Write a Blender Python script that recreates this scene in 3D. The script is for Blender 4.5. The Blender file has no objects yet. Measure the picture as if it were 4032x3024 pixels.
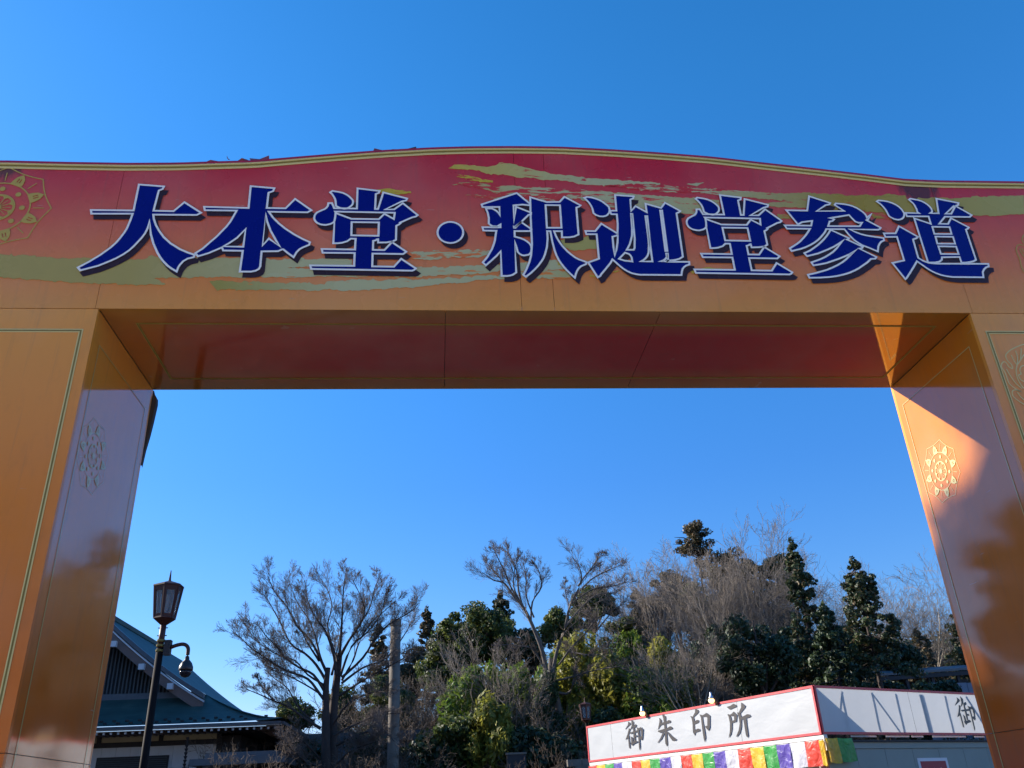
import bpy, bmesh, math, random
import numpy as np
from mathutils import Vector, Matrix
from mathutils.geometry import tessellate_polygon

random.seed(7); RNG = np.random.default_rng(7)
SC = bpy.context.scene
COL = SC.collection

# ------------------------------------------------------------------ camera
CAM = np.array([0.0, 0.0, 1.6])
YAW, PITCH, ROLL, FPX = 0.0982657, 0.4671278, -0.0468769, 3320.2
def cam_basis():
    cy, sy = math.cos(YAW), math.sin(YAW); cp, sp = math.cos(PITCH), math.sin(PITCH)
    f = np.array([sy*cp, cy*cp, sp]); r = np.array([cy, -sy, 0.0]); u = np.cross(r, f)
    cr, sr = math.cos(ROLL), math.sin(ROLL)
    return cr*r+sr*u, -sr*r+cr*u, f
RV, UV, FV = cam_basis()
cam_data = bpy.data.cameras.new('camera')
cam_data.sensor_fit = 'HORIZONTAL'; cam_data.sensor_width = 36
cam_data.lens = 36*FPX/4032; cam_data.clip_start = 0.05; cam_data.clip_end = 3000
cam = bpy.data.objects.new('camera', cam_data); COL.objects.link(cam)
cam.matrix_world = Matrix(((RV[0], UV[0], -FV[0], CAM[0]), (RV[1], UV[1], -FV[1], CAM[1]), (RV[2], UV[2], -FV[2], CAM[2]), (0, 0, 0, 1)))
SC.camera = cam

# ------------------------------------------------------------------ light
SUN_AZ, SUN_EL = math.radians(65.0), math.radians(23.2)      # azimuth to the left of +y
SUN = Vector((-math.sin(SUN_AZ)*math.cos(SUN_EL), math.cos(SUN_AZ)*math.cos(SUN_EL), math.sin(SUN_EL)))
W = bpy.data.worlds.new('World'); SC.world = W; W.use_nodes = True
wn = W.node_tree; wn.nodes.clear()
sky = wn.nodes.new('ShaderNodeTexSky'); sky.sky_type = 'NISHITA'; sky.sun_disc = False
sky.sun_elevation = SUN_EL; sky.sun_rotation = -SUN_AZ
sky.altitude = 0; sky.air_density = 1.0; sky.dust_density = 0.15; sky.ozone_density = 4.0
hs = wn.nodes.new('ShaderNodeHueSaturation'); hs.inputs['Saturation'].default_value = 1.27
bg = wn.nodes.new('ShaderNodeBackground'); bg.inputs['Strength'].default_value = 0.15
wo = wn.nodes.new('ShaderNodeOutputWorld')
# clear winter air: the blue stays deep down to the horizon, evenly all the way round
wg = wn.nodes.new('ShaderNodeTexCoord'); wsx = wn.nodes.new('ShaderNodeSeparateXYZ'); wn.links.new(wg.outputs['Generated'], wsx.inputs[0])
wr = wn.nodes.new('ShaderNodeValToRGB'); cr = wr.color_ramp
cr.elements[0].position = 0.0; cr.elements[0].color = (.62, .50, .66, 1); cr.elements[1].position = .70; cr.elements[1].color = (1.0, .98, 1.0, 1)
for p_, c_ in ((.17, (.66, .61, .70, 1)), (.34, (.75, .71, .84, 1)), (.52, (.95, .90, .98, 1))):
    e_ = cr.elements.new(p_); e_.color = c_
wn.links.new(wsx.outputs[2], wr.inputs[0])
wm = wn.nodes.new('ShaderNodeMix'); wm.data_type = 'RGBA'; wm.blend_type = 'MULTIPLY'; wm.inputs[0].default_value = 1.0
wn.links.new(sky.outputs[0], hs.inputs['Color']); wn.links.new(hs.outputs[0], wm.inputs[6]); wn.links.new(wr.outputs[0], wm.inputs[7]); wn.links.new(wm.outputs[2], bg.inputs['Color']); wn.links.new(bg.outputs[0], wo.inputs['Surface'])
sl = bpy.data.lights.new('sun', 'SUN'); sl.energy = 5.0; sl.angle = math.radians(0.53); sl.color = (1.0, 0.92, 0.80)
so = bpy.data.objects.new('sun', sl); COL.objects.link(so)
so.rotation_euler = SUN.to_track_quat('Z', 'Y').to_euler(); so.location = (-60, 30, 50)
SC.view_settings.view_transform = 'Standard'; SC.view_settings.look = 'None'
SC.view_settings.exposure = 0.95; SC.view_settings.gamma = 1.0; SC.view_settings.use_curve_mapping = False

# ------------------------------------------------------------------ point finders
def ray(px, py): return FV*FPX + (px-2016)*RV - (py-1512)*UV
def at(px, py, y):
    d = ray(px, py); return CAM + d*(y/d[1])
def atx(px, py, x):
    d = ray(px, py); return CAM + d*(x/d[0])
def atz(px, py, z):
    d = ray(px, py); return CAM + d*((z-CAM[2])/d[2])

# ------------------------------------------------------------------ object helpers
def link(o, parent=None):
    COL.objects.link(o)
    if parent is not None: o.parent = parent
    return o
def tag(o, label=None, cat=None, group=None, kind=None):
    if label: o['label'] = label
    if cat: o['category'] = cat
    if group: o['group'] = group
    if kind: o['kind'] = kind
    return o
def empty(name, loc=(0, 0, 0), label=None, cat=None, group=None, rz=0):
    o = bpy.data.objects.new(name, None); o.location = loc; o.rotation_euler = (0, 0, rz); o.empty_display_size = 0.3
    link(o); tag(o, label, cat, group); return o
def mesh_obj(name, verts, faces, mat, parent=None, smooth=False, local=False):
    me = bpy.data.meshes.new(name)
    if parent is not None and not local:
        L = parent_world(parent); verts = [(v[0]-L[0], v[1]-L[1], v[2]-L[2]) for v in verts]
    me.from_pydata([tuple(map(float, v)) for v in verts], [], faces)
    if mat: me.materials.append(mat)
    if smooth: me.polygons.foreach_set('use_smooth', [True]*len(me.polygons))
    me.update()
    return link(bpy.data.objects.new(name, me), parent)
def parent_world(p):
    L = np.zeros(3)
    while p is not None:
        L = L+np.array(p.location); p = p.parent
    return L
def copy_tree(o, parent=None):
    c = o.copy(); COL.objects.link(c); c.parent = parent
    for ch in list(o.children): copy_tree(ch, c)
    return c
class MB:
    """collects verts/faces"""
    def __init__(s): s.v = []; s.f = []
    def add(s, v, f):
        n = len(s.v); s.v += [tuple(map(float, x)) for x in v]; s.f += [tuple(i+n for i in q) for q in f]; return s
    def box(s, x0, x1, y0, y1, z0, z1):
        return s.add([(x0,y0,z0),(x1,y0,z0),(x1,y1,z0),(x0,y1,z0),(x0,y0,z1),(x1,y0,z1),(x1,y1,z1),(x0,y1,z1)],
                     [(0,3,2,1),(4,5,6,7),(0,1,5,4),(1,2,6,5),(2,3,7,6),(3,0,4,7)])
    def obox(s, o, ux, uy, uz):
        """box from corner o with edge vectors"""
        o = np.array(o, float); a, b, c = map(lambda q: np.array(q, float), (ux, uy, uz))
        return s.add([o, o+a, o+a+b, o+b, o+c, o+a+c, o+a+b+c, o+b+c], [(0,3,2,1),(4,5,6,7),(0,1,5,4),(1,2,6,5),(2,3,7,6),(3,0,4,7)])
    def tube(s, pts, rads, n=10, cap=True):
        pts = [np.array(p, float) for p in pts]
        if not hasattr(rads, '__len__'): rads = [rads]*len(pts)
        v = []; f = []
        ref = None
        for i, p in enumerate(pts):
            t = pts[min(i+1, len(pts)-1)]-pts[max(i-1, 0)]; t = t/(np.linalg.norm(t)+1e-9)
            if ref is None: ref = np.array([0, 0, 1.0]) if abs(t[2]) < .9 else np.array([1.0, 0, 0])
            a = np.cross(t, ref); a /= np.linalg.norm(a)+1e-9; b = np.cross(t, a); ref = -b if False else ref
            for k in range(n):
                w = 2*math.pi*k/n; v.append(p+rads[i]*(math.cos(w)*a+math.sin(w)*b))
        for i in range(len(pts)-1):
            for k in range(n):
                f.append((i*n+k, i*n+(k+1) % n, (i+1)*n+(k+1) % n, (i+1)*n+k))
        if cap: f.append(tuple(range(n))[::-1]); f.append(tuple((len(pts)-1)*n+k for k in range(n)))
        return s.add(v, f)
    def lathe(s, c, prof, n=16):
        """profile (r,z) round the vertical through c"""
        v = []; f = []
        for r, z in prof:
            for k in range(n):
                w = 2*math.pi*(k+.5)/n; v.append((c[0]+r*math.cos(w), c[1]+r*math.sin(w), c[2]+z))
        for i in range(len(prof)-1):
            for k in range(n): f.append((i*n+k, i*n+(k+1) % n, (i+1)*n+(k+1) % n, (i+1)*n+k))
        f.append(tuple(range(n))[::-1]); f.append(tuple((len(prof)-1)*n+k for k in range(n)))
        return s.add(v, f)
    def obj(s, name, mat, parent=None, smooth=False, local=False): return mesh_obj(name, s.v, s.f, mat, parent, smooth, local)

# ------------------------------------------------------------------ materials
def new_mat(name):
    m = bpy.data.materials.new(name); m.use_nodes = True
    nt = m.node_tree; b = nt.nodes['Principled BSDF']; return m, nt, b
def N(nt, t, **kw):
    n = nt.nodes.new(t)
    for k, v in kw.items():
        if k in n.inputs: n.inputs[k].default_value = v
        else: setattr(n, k, v)
    return n
def mixc(nt, fac, a, b, blend='MIX'):
    m = nt.nodes.new('ShaderNodeMix'); m.data_type = 'RGBA'; m.blend_type = blend
    for i, v in ((0, fac), (6, a), (7, b)):
        if hasattr(v, 'is_linked') or hasattr(v, 'links'): nt.links.new(v, m.inputs[i])
        else: m.inputs[i].default_value = v if i == 0 else (tuple(v)+(1,))[:4]
    return m.outputs[2]
def noise(nt, scale=5, detail=4, vec=None, mscale=None, rough=.5, dist=0):
    n = N(nt, 'ShaderNodeTexNoise', Scale=scale, Detail=detail, Roughness=rough, Distortion=dist)
    tc = nt.nodes.new('ShaderNodeNewGeometry')
    src = tc.outputs['Position'] if vec is None else vec
    if mscale:
        mp = N(nt, 'ShaderNodeMapping'); mp.inputs['Scale'].default_value = mscale; nt.links.new(src, mp.inputs[0]); src = mp.outputs[0]
    nt.links.new(src, n.inputs['Vector']); return n.outputs['Fac']
def ramp(nt, fac, stops, interp='LINEAR'):
    r = nt.nodes.new('ShaderNodeValToRGB'); cr = r.color_ramp; cr.interpolation = interp
    while len(cr.elements) > 1: cr.elements.remove(cr.elements[-1])
    cr.elements[0].position = stops[0][0]; cr.elements[0].color = tuple(stops[0][1])+(1,)
    for p, c in stops[1:]:
        e = cr.elements.new(p); e.color = tuple(c)+(1,)
    if fac is not None: nt.links.new(fac, r.inputs[0])
    return r.outputs[0]
def math_(nt, op, a, b=None, clamp=False):
    m = nt.nodes.new('ShaderNodeMath'); m.operation = op; m.use_clamp = clamp
    for i, v in ((0, a), (1, b)):
        if v is None: continue
        if hasattr(v, 'links'): nt.links.new(v, m.inputs[i])
        else: m.inputs[i].default_value = v
    return m.outputs[0]
def maprange(nt, v, a, b, c=0., d=1.):
    m = N(nt, 'ShaderNodeMapRange'); m.inputs[1].default_value = a; m.inputs[2].default_value = b; m.inputs[3].default_value = c; m.inputs[4].default_value = d
    nt.links.new(v, m.inputs[0]); return m.outputs[0]
def pos(nt):
    g = nt.nodes.new('ShaderNodeNewGeometry'); s = nt.nodes.new('ShaderNodeSeparateXYZ'); nt.links.new(g.outputs['Position'], s.inputs[0]); return s.outputs
def bump(nt, b, h, strength=.3, dist=.01):
    n = N(nt, 'ShaderNodeBump', Strength=strength, Distance=dist); nt.links.new(h, n.inputs['Height']); nt.links.new(n.outputs[0], b.inputs['Normal'])
def plain(name, col, rough=.6, var=.25, scale=6, metal=0, ior=1.45, bumps=0, mscale=None, bscale=None):
    m, nt, b = new_mat(name)
    f = noise(nt, scale, 5, mscale=mscale)
    c = mixc(nt, f, [x*(1-var) for x in col], [min(1, x*(1+var)) for x in col])
    nt.links.new(c, b.inputs['Base Color']); b.inputs['Roughness'].default_value = rough; b.inputs['Metallic'].default_value = metal; b.inputs['IOR'].default_value = ior
    if bumps: bump(nt, b, noise(nt, bscale or scale*6, 4), bumps, .01)
    return m
def vinyl_finish(nt, b, ior=1.6, rough=.16, wave=.12):
    b.inputs['IOR'].default_value = ior
    r = maprange(nt, noise(nt, 3.5, 5), .3, .7, rough*.75, rough*1.4); nt.links.new(r, b.inputs['Roughness'])
    bump(nt, b, noise(nt, 1.7, 2), wave, .02)
def dirt(nt, col, amount=.25, scale=9):
    f = maprange(nt, noise(nt, scale, 8, rough=.65, mscale=(1, 1, .45)), .52, .75, 0, amount)
    c = mixc(nt, f, col, (.09, .07, .05))
    st = maprange(nt, noise(nt, 26, 5, rough=.6, mscale=(1, 1, .035)), .56, .74, 0, amount*1.6)      # rain streaks
    c = mixc(nt, st, c, (.16, .12, .08))
    fade = maprange(nt, noise(nt, .9, 4), .45, .75, 0, .16)                                            # sun-bleached areas
    c = mixc(nt, fade, c, (.72, .55, .42))
    sc = maprange(nt, noise(nt, 60, 3, mscale=(.12, .12, 1)), .70, .74, 0, .5)                         # scuffs
    return mixc(nt, math_(nt, 'MULTIPLY', sc, maprange(nt, noise(nt, 2, 3), .5, .62)), c, (.55, .45, .36))

def banner_colour(nt):
    p = pos(nt)
    w = noise(nt, .6, 2)
    z = math_(nt, 'ADD', p[2], math_(nt, 'MULTIPLY', math_(nt, 'SUBTRACT', w, .5), .12))
    f = maprange(nt, z, 4.46, 5.72)
    return ramp(nt, f, [(0, (.80, .33, .06)), (.2, (.80, .265, .055)), (.40, (.76, .175, .06)), (.58, (.70, .11, .06)), (.78, (.64, .052, .055)), (.93, (.60, .022, .035)), (1, (.60, .015, .03))])
def mat_banner():
    m, nt, b = new_mat('banner_vinyl')
    c = dirt(nt, banner_colour(nt), .10)
    p = pos(nt)
    # black mould streak running down from the joint at the top right and specks at the far left
    def stain(x0, w, z0, z1, dens):
        dx = math_(nt, 'ABSOLUTE', math_(nt, 'SUBTRACT', p[0], x0))
        a = maprange(nt, dx, 0, w, 1, 0); zz = maprange(nt, p[2], z0, z1, 0, 1)
        n = noise(nt, 14, 8, rough=.7, mscale=(1, 1, .3))
        k = math_(nt, 'MULTIPLY', math_(nt, 'MULTIPLY', a, zz), dens)
        return maprange(nt, math_(nt, 'SUBTRACT', k, n), -.12, .12, 0, .8)
    c = mixc(nt, stain(3.50, .26, 5.18, 5.58, 1.25), c, (.03, .03, .022))
    c = mixc(nt, stain(-2.85, .3, 5.3, 5.6, .9), c, (.05, .045, .03))
    nt.links.new(c, b.inputs['Base Color']); vinyl_finish(nt, b, 1.42, .25, .08); return m
def mat_gold_stroke(name, a, bcol, x0, x1, holes, cx=0.0):
    m, nt, b = new_mat(name)
    p = pos(nt)
    c = ramp(nt, maprange(nt, p[0], x0, x1), [(0, a), (1, bcol)])
    n = noise(nt, 20, 6, rough=.62, mscale=(.35, 1, 1.9), dist=.4)
    mask = maprange(nt, n, holes-.02, holes+.02)
    c = mixc(nt, mask, banner_colour(nt), c)
    nt.links.new(c, b.inputs['Base Color']); vinyl_finish(nt, b, 1.33, .25, .08); return m
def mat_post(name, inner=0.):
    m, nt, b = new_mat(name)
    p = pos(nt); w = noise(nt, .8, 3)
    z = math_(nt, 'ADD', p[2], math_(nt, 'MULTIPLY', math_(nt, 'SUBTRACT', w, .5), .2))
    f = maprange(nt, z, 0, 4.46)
    c = ramp(nt, f, [(0, (.36, .045, .02)), (.35, (.44, .08, .015)), (.6, (.56, .15, .012)), (1, (.64, .22, .02))] if 0 < inner < 2 else [(0, (.50, .06, .025)), (.35, (.62, .115, .015)), (.6, (.72, .19, .02)), (1, (.86, .36, .05))])  # print reddens downwards; lower part also darkened in place of the trees' reflection
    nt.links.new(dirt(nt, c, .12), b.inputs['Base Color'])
    if inner: vinyl_finish(nt, b, inner, .07, .09)
    else: vinyl_finish(nt, b, 1.5, .17, .05)
    return m
def mat_soffit():
    m, nt, b = new_mat('soffit_vinyl')
    p = pos(nt)
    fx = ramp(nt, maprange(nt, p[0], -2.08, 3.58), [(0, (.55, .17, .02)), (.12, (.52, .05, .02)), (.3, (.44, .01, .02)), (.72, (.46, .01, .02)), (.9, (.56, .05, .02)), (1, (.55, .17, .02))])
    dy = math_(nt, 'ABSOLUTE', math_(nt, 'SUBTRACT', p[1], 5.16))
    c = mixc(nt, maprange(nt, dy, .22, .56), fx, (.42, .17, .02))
    nt.links.new(dirt(nt, c, .1), b.inputs['Base Color']); vinyl_finish(nt, b, 2.5, .05, .03); return m

M = {}
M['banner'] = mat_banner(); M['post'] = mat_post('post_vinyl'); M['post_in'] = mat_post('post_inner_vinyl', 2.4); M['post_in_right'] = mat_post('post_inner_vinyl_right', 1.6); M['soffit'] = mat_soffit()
def flat_vinyl(name, col, ior=1.5, rough=.25, var=.06):
    m, nt, b = new_mat(name); f = noise(nt, 4, 4)
    nt.links.new(mixc(nt, f, [x*(1-var) for x in col], [x*(1+var) for x in col]), b.inputs['Base Color']); vinyl_finish(nt, b, ior, rough, .06); return m
M['blue'] = flat_vinyl('lettering_blue', (.001, .003, .20), 1.3); M['white_ln'] = flat_vinyl('lettering_white', (.90, .90, .88), 1.3); M['shadow_print'] = flat_vinyl('lettering_dark', (.045, .022, .030), 1.3)
M['red_edge'] = flat_vinyl('banner_red_edge', (.42, .015, .05)); M['gold_ln'] = flat_vinyl('gold_line', (.72, .60, .26), 1.25); M['olive_ln'] = flat_vinyl('dark_olive_line', (.24, .19, .06), 1.2)
M['gold_pale'] = flat_vinyl('pale_gold_print', (.76, .63, .28), 1.25); M['gold_in'] = flat_vinyl('gold_inner_print', (.66, .56, .22), 1.85, .08); M['gold_deep'] = flat_vinyl('gold_print', (.54, .40, .10), 1.25)
M['torn'] = plain('torn_vinyl_flap', (.30, .05, .05), .5, .3, 12); M['torn_dark'] = plain('torn_vinyl_dark', (.05, .035, .025), .6, .4, 12)
M['steel'] = plain('grey_backing', (.20, .19, .18), .6)

# ------------------------------------------------------------------ plane drawing helpers
YG = 4.6                                                   # front plane of the gate
def signed_area(p): return .5*sum(p[i][0]*p[(i+1) % len(p)][1]-p[(i+1) % len(p)][0]*p[i][1] for i in range(len(p)))
def fill2d(loops, to3d):
    """tessellated polygon with holes, loops are lists of 2d points"""
    pts = [p for l in loops for p in l]
    tris = tessellate_polygon([[Vector((p[0], p[1], 0)) for p in l] for l in loops])
    return [to3d(p) for p in pts], [tuple(t) for t in tris]
def ribbon2d(loop, w, to3d, closed=True):
    P = [np.array(p, float) for p in loop]
    Q = [P[0]]
    for p in P[1:]:
        if np.linalg.norm(p-Q[-1]) > 1e-5: Q.append(p)
    if closed and np.linalg.norm(Q[0]-Q[-1]) < 1e-5: Q.pop()
    P = Q; n = len(P); v = []; f = []
    for i in range(n):
        a = P[i]-P[i-1] if (closed or i > 0) else P[1]-P[0]
        b = P[(i+1) % n]-P[i] if (closed or i < n-1) else P[i]-P[i-1]
        a = a/np.linalg.norm(a); b = b/np.linalg.norm(b)
        na = np.array([-a[1], a[0]]); nb = np.array([-b[1], b[0]]); m = na+nb; L = np.linalg.norm(m)
        if L < 1e-4: m = na
        else:
            m = m/L; m = m/max(.45, float(m@na))
        v.append(P[i]+m*w/2); v.append(P[i]-m*w/2)
    for i in range(n if closed else n-1):
        j = (i+1) % n; f.append((2*i, 2*j, 2*j+1, 2*i+1))
    return [to3d(p) for p in v], f
def px_loop(pts, org, s, y=YG):
    out = []
    for x, yy in pts:
        w = at(org[0]+x*s, org[1]+yy*s, y); out.append((w[0], w[2]))
    return out
def front(y): return lambda p: (p[0], y, p[1])

# ================================================================== GATE
XL, XR, HB, DEP = -2.0817, 3.5775, 4.4607, 1.1249
YB = YG+DEP; XO0, XO1 = -3.55, 5.05
gate = empty('festival_gate', (0.75, 5.16, 0), 'orange and red vinyl festival gate with big blue lettering spanning the whole view', 'gate')

top_px = [(-60,634),(0,632),(250,638),(500,642),(700,641),(850,636),(1000,632),(1200,615),(1350,603),(1500,592),(1700,581),(1850,577),(2016,576),(2200,578),(2400,588),(2600,601),(2800,617),(3000,640),(3200,662),(3400,685),(3560,705),(3700,711),(4032,715),(4100,717)]
TOP = [(at(x, y, YG)[0], at(x, y, YG)[2]) for x, y in top_px]
TOP = [(XO0, TOP[0][1])]+[t for t in TOP if XO0 < t[0] < XO1]+[(XO1, TOP[-1][1])]
def top_z(x):
    return float(np.interp(x, [t[0] for t in TOP], [t[1] for t in TOP]))
TX = np.array([t[0] for t in TOP]); TZ = np.array([t[1] for t in TOP])
seams = [XO0, at(450, 860, YG)[0], at(2032, 800, YG)[0], at(2160, 900, YG)[0], at(3735, 950, YG)[0], XO1]
for a, b in zip(seams[:-1], seams[1:]):
    g = .0013
    xs = [a+g]+[x for x in np.linspace(XO0, XO1, 60) if a+g < x < b-g]+[b-g]
    v = []; f = []
    for x in xs: v += [(x, YG, HB), (x, YG, top_z(x)), (x, YG+.03, HB), (x, YG+.03, top_z(x))]
    n = len(xs)
    for i in range(n-1):
        q = 4*i; f += [(q, q+4, q+5, q+1), (q+2, q+3, q+7, q+6), (q+1, q+5, q+7, q+3), (q, q+2, q+6, q+4)]
    f += [(0, 1, 3, 2), (4*n-4, 4*n-2, 4*n-1, 4*n-3)]
    mesh_obj('banner_panel', v, f, M['banner'], gate)
# beam core, back and top
mb = MB(); xs = np.linspace(XO0+.01, XO1-.01, 60); v = []; f = []
for x in xs: v += [(x, YG+.034, HB+.03), (x, YG+.034, top_z(x)-.01), (x, YB-.03, HB+.03), (x, YB-.03, top_z(x)-.01)]
for i in range(len(xs)-1):
    q = 4*i; f += [(q, q+4, q+5, q+1), (q+2, q+3, q+7, q+6), (q+1, q+5, q+7, q+3), (q, q+2, q+6, q+4)]
f += [(0, 1, 3, 2), (4*len(xs)-4, 4*len(xs)-2, 4*len(xs)-1, 4*len(xs)-3)]
mesh_obj('beam_core', v, f, M['steel'], gate)
v = []; f = []
for x in np.linspace(XO0, XO1, 60): v += [(x, YB, HB), (x, YB, top_z(x)), (x, YB-.028, HB), (x, YB-.028, top_z(x))]
for i in range(59):
    q = 4*i; f += [(q, q+1, q+5, q+4), (q+2, q+6, q+7, q+3), (q+1, q+3, q+7, q+5), (q, q+4, q+6, q+2)]
mesh_obj('back_panel', v, f, M['banner'], gate)
# soffit panels
sx = [XL+.002, at(1750, 1380, YG+.55)[0]-.28, at(2540, 1380, YG+.55)[0], XR-.002]
sx[1] = atz(1752, 1380, HB)[0]; sx[2] = atz(2570, 1300, HB)[0]
for a, b in zip(sx[:-1], sx[1:]):
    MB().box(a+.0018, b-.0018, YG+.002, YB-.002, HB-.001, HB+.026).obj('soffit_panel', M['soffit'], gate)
# posts
def post(x0, x1, inner):
    xi = x1 if inner == 'R' else x0
    MB().box(x0+.03, x1-.03, YG+.03, YB-.03, 0, HB-.004).obj('post_core', M['steel'], gate)
    zs = [0, 1.52, HB-.003]                                 # horizontal sheet joint seen low on the posts
    zs[1] = float(atx(3960, 2880, XR)[2]) if inner == 'L' else float(atx(200, 2990, XL)[2])
    for a, b in zip(zs[:-1], zs[1:]):
        g = .002
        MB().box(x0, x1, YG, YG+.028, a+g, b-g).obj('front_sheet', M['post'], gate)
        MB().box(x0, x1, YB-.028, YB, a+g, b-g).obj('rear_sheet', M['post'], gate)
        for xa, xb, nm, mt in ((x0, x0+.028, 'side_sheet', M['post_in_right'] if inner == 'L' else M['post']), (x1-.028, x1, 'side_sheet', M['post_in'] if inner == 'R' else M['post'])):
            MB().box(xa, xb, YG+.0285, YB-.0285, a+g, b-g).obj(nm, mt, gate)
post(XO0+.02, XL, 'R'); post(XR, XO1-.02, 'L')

# printed gold moulding and red edge following the curve (real strips on the sheet)
def strip(name, o0, o1, y, mat, relief=0):
    xs = np.linspace(XO0+.002, XO1-.002, 90); v = []; f = []
    for i, x in enumerate(xs):
        v += [(x, y, top_z(x)-o0), (x, y-relief, top_z(x)-(o0+o1)/2), (x, y, top_z(x)-o1)]
    for i in range(len(xs)-1):
        q = 3*i; f += [(q, q+1, q+4, q+3), (q+1, q+2, q+5, q+4)]
    return mesh_obj(name, v, f, mat, gate)
strip('red_edge_band', .0, .0195, YG-.003, M['red_edge'], .002)
strip('gold_moulding', .0195, .034, YG-.004, M['gold_ln'], .003)
strip('gold_moulding', .034, .0375, YG-.004, M['gold_deep'], .001)
strip('gold_moulding', .0375, .0495, YG-.004, M['olive_ln'], .005)
strip('gold_moulding', .0495, .053, YG-.004, M['gold_deep'], .001)
strip('gold_moulding', .053, .070, YG-.004, M['gold_pale'], .003)

# brush strokes of gold paint printed behind the lettering
def rough_loop(upper, lower, org, s, amp=.006):
    def dens(pts):
        o = []
        for (x0, y0), (x1, y1) in zip(pts[:-1], pts[1:]):
            n = max(1, int(math.hypot((x1-x0)*s, (y1-y0)*s)/9))
            for k in range(n):
                t = k/n; o.append((x0+(x1-x0)*t, y0+(y1-y0)*t))
        o.append(pts[-1]); return o
    L = px_loop(dens(upper)+dens(lower), org, s)
    k = 0.; out = []
    for p in L:
        k = k*.45+random.gauss(0, amp*.7)
        if random.random() < .12: k += random.choice((-1, 1))*amp*1.4
        out.append((p[0]+random.gauss(0, amp*.5), p[1]+k*.8))
    return out
R3, R4, R5, R1, R2, s1 = (1700, 560), (2500, 560), (3032, 660), (0, 560), (800, 560), 1000/2212
pale = (.54, .53, .28); olive = (.42, .30, .04); yel = (.62, .46, .05); mid = (.48, .42, .12)
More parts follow.
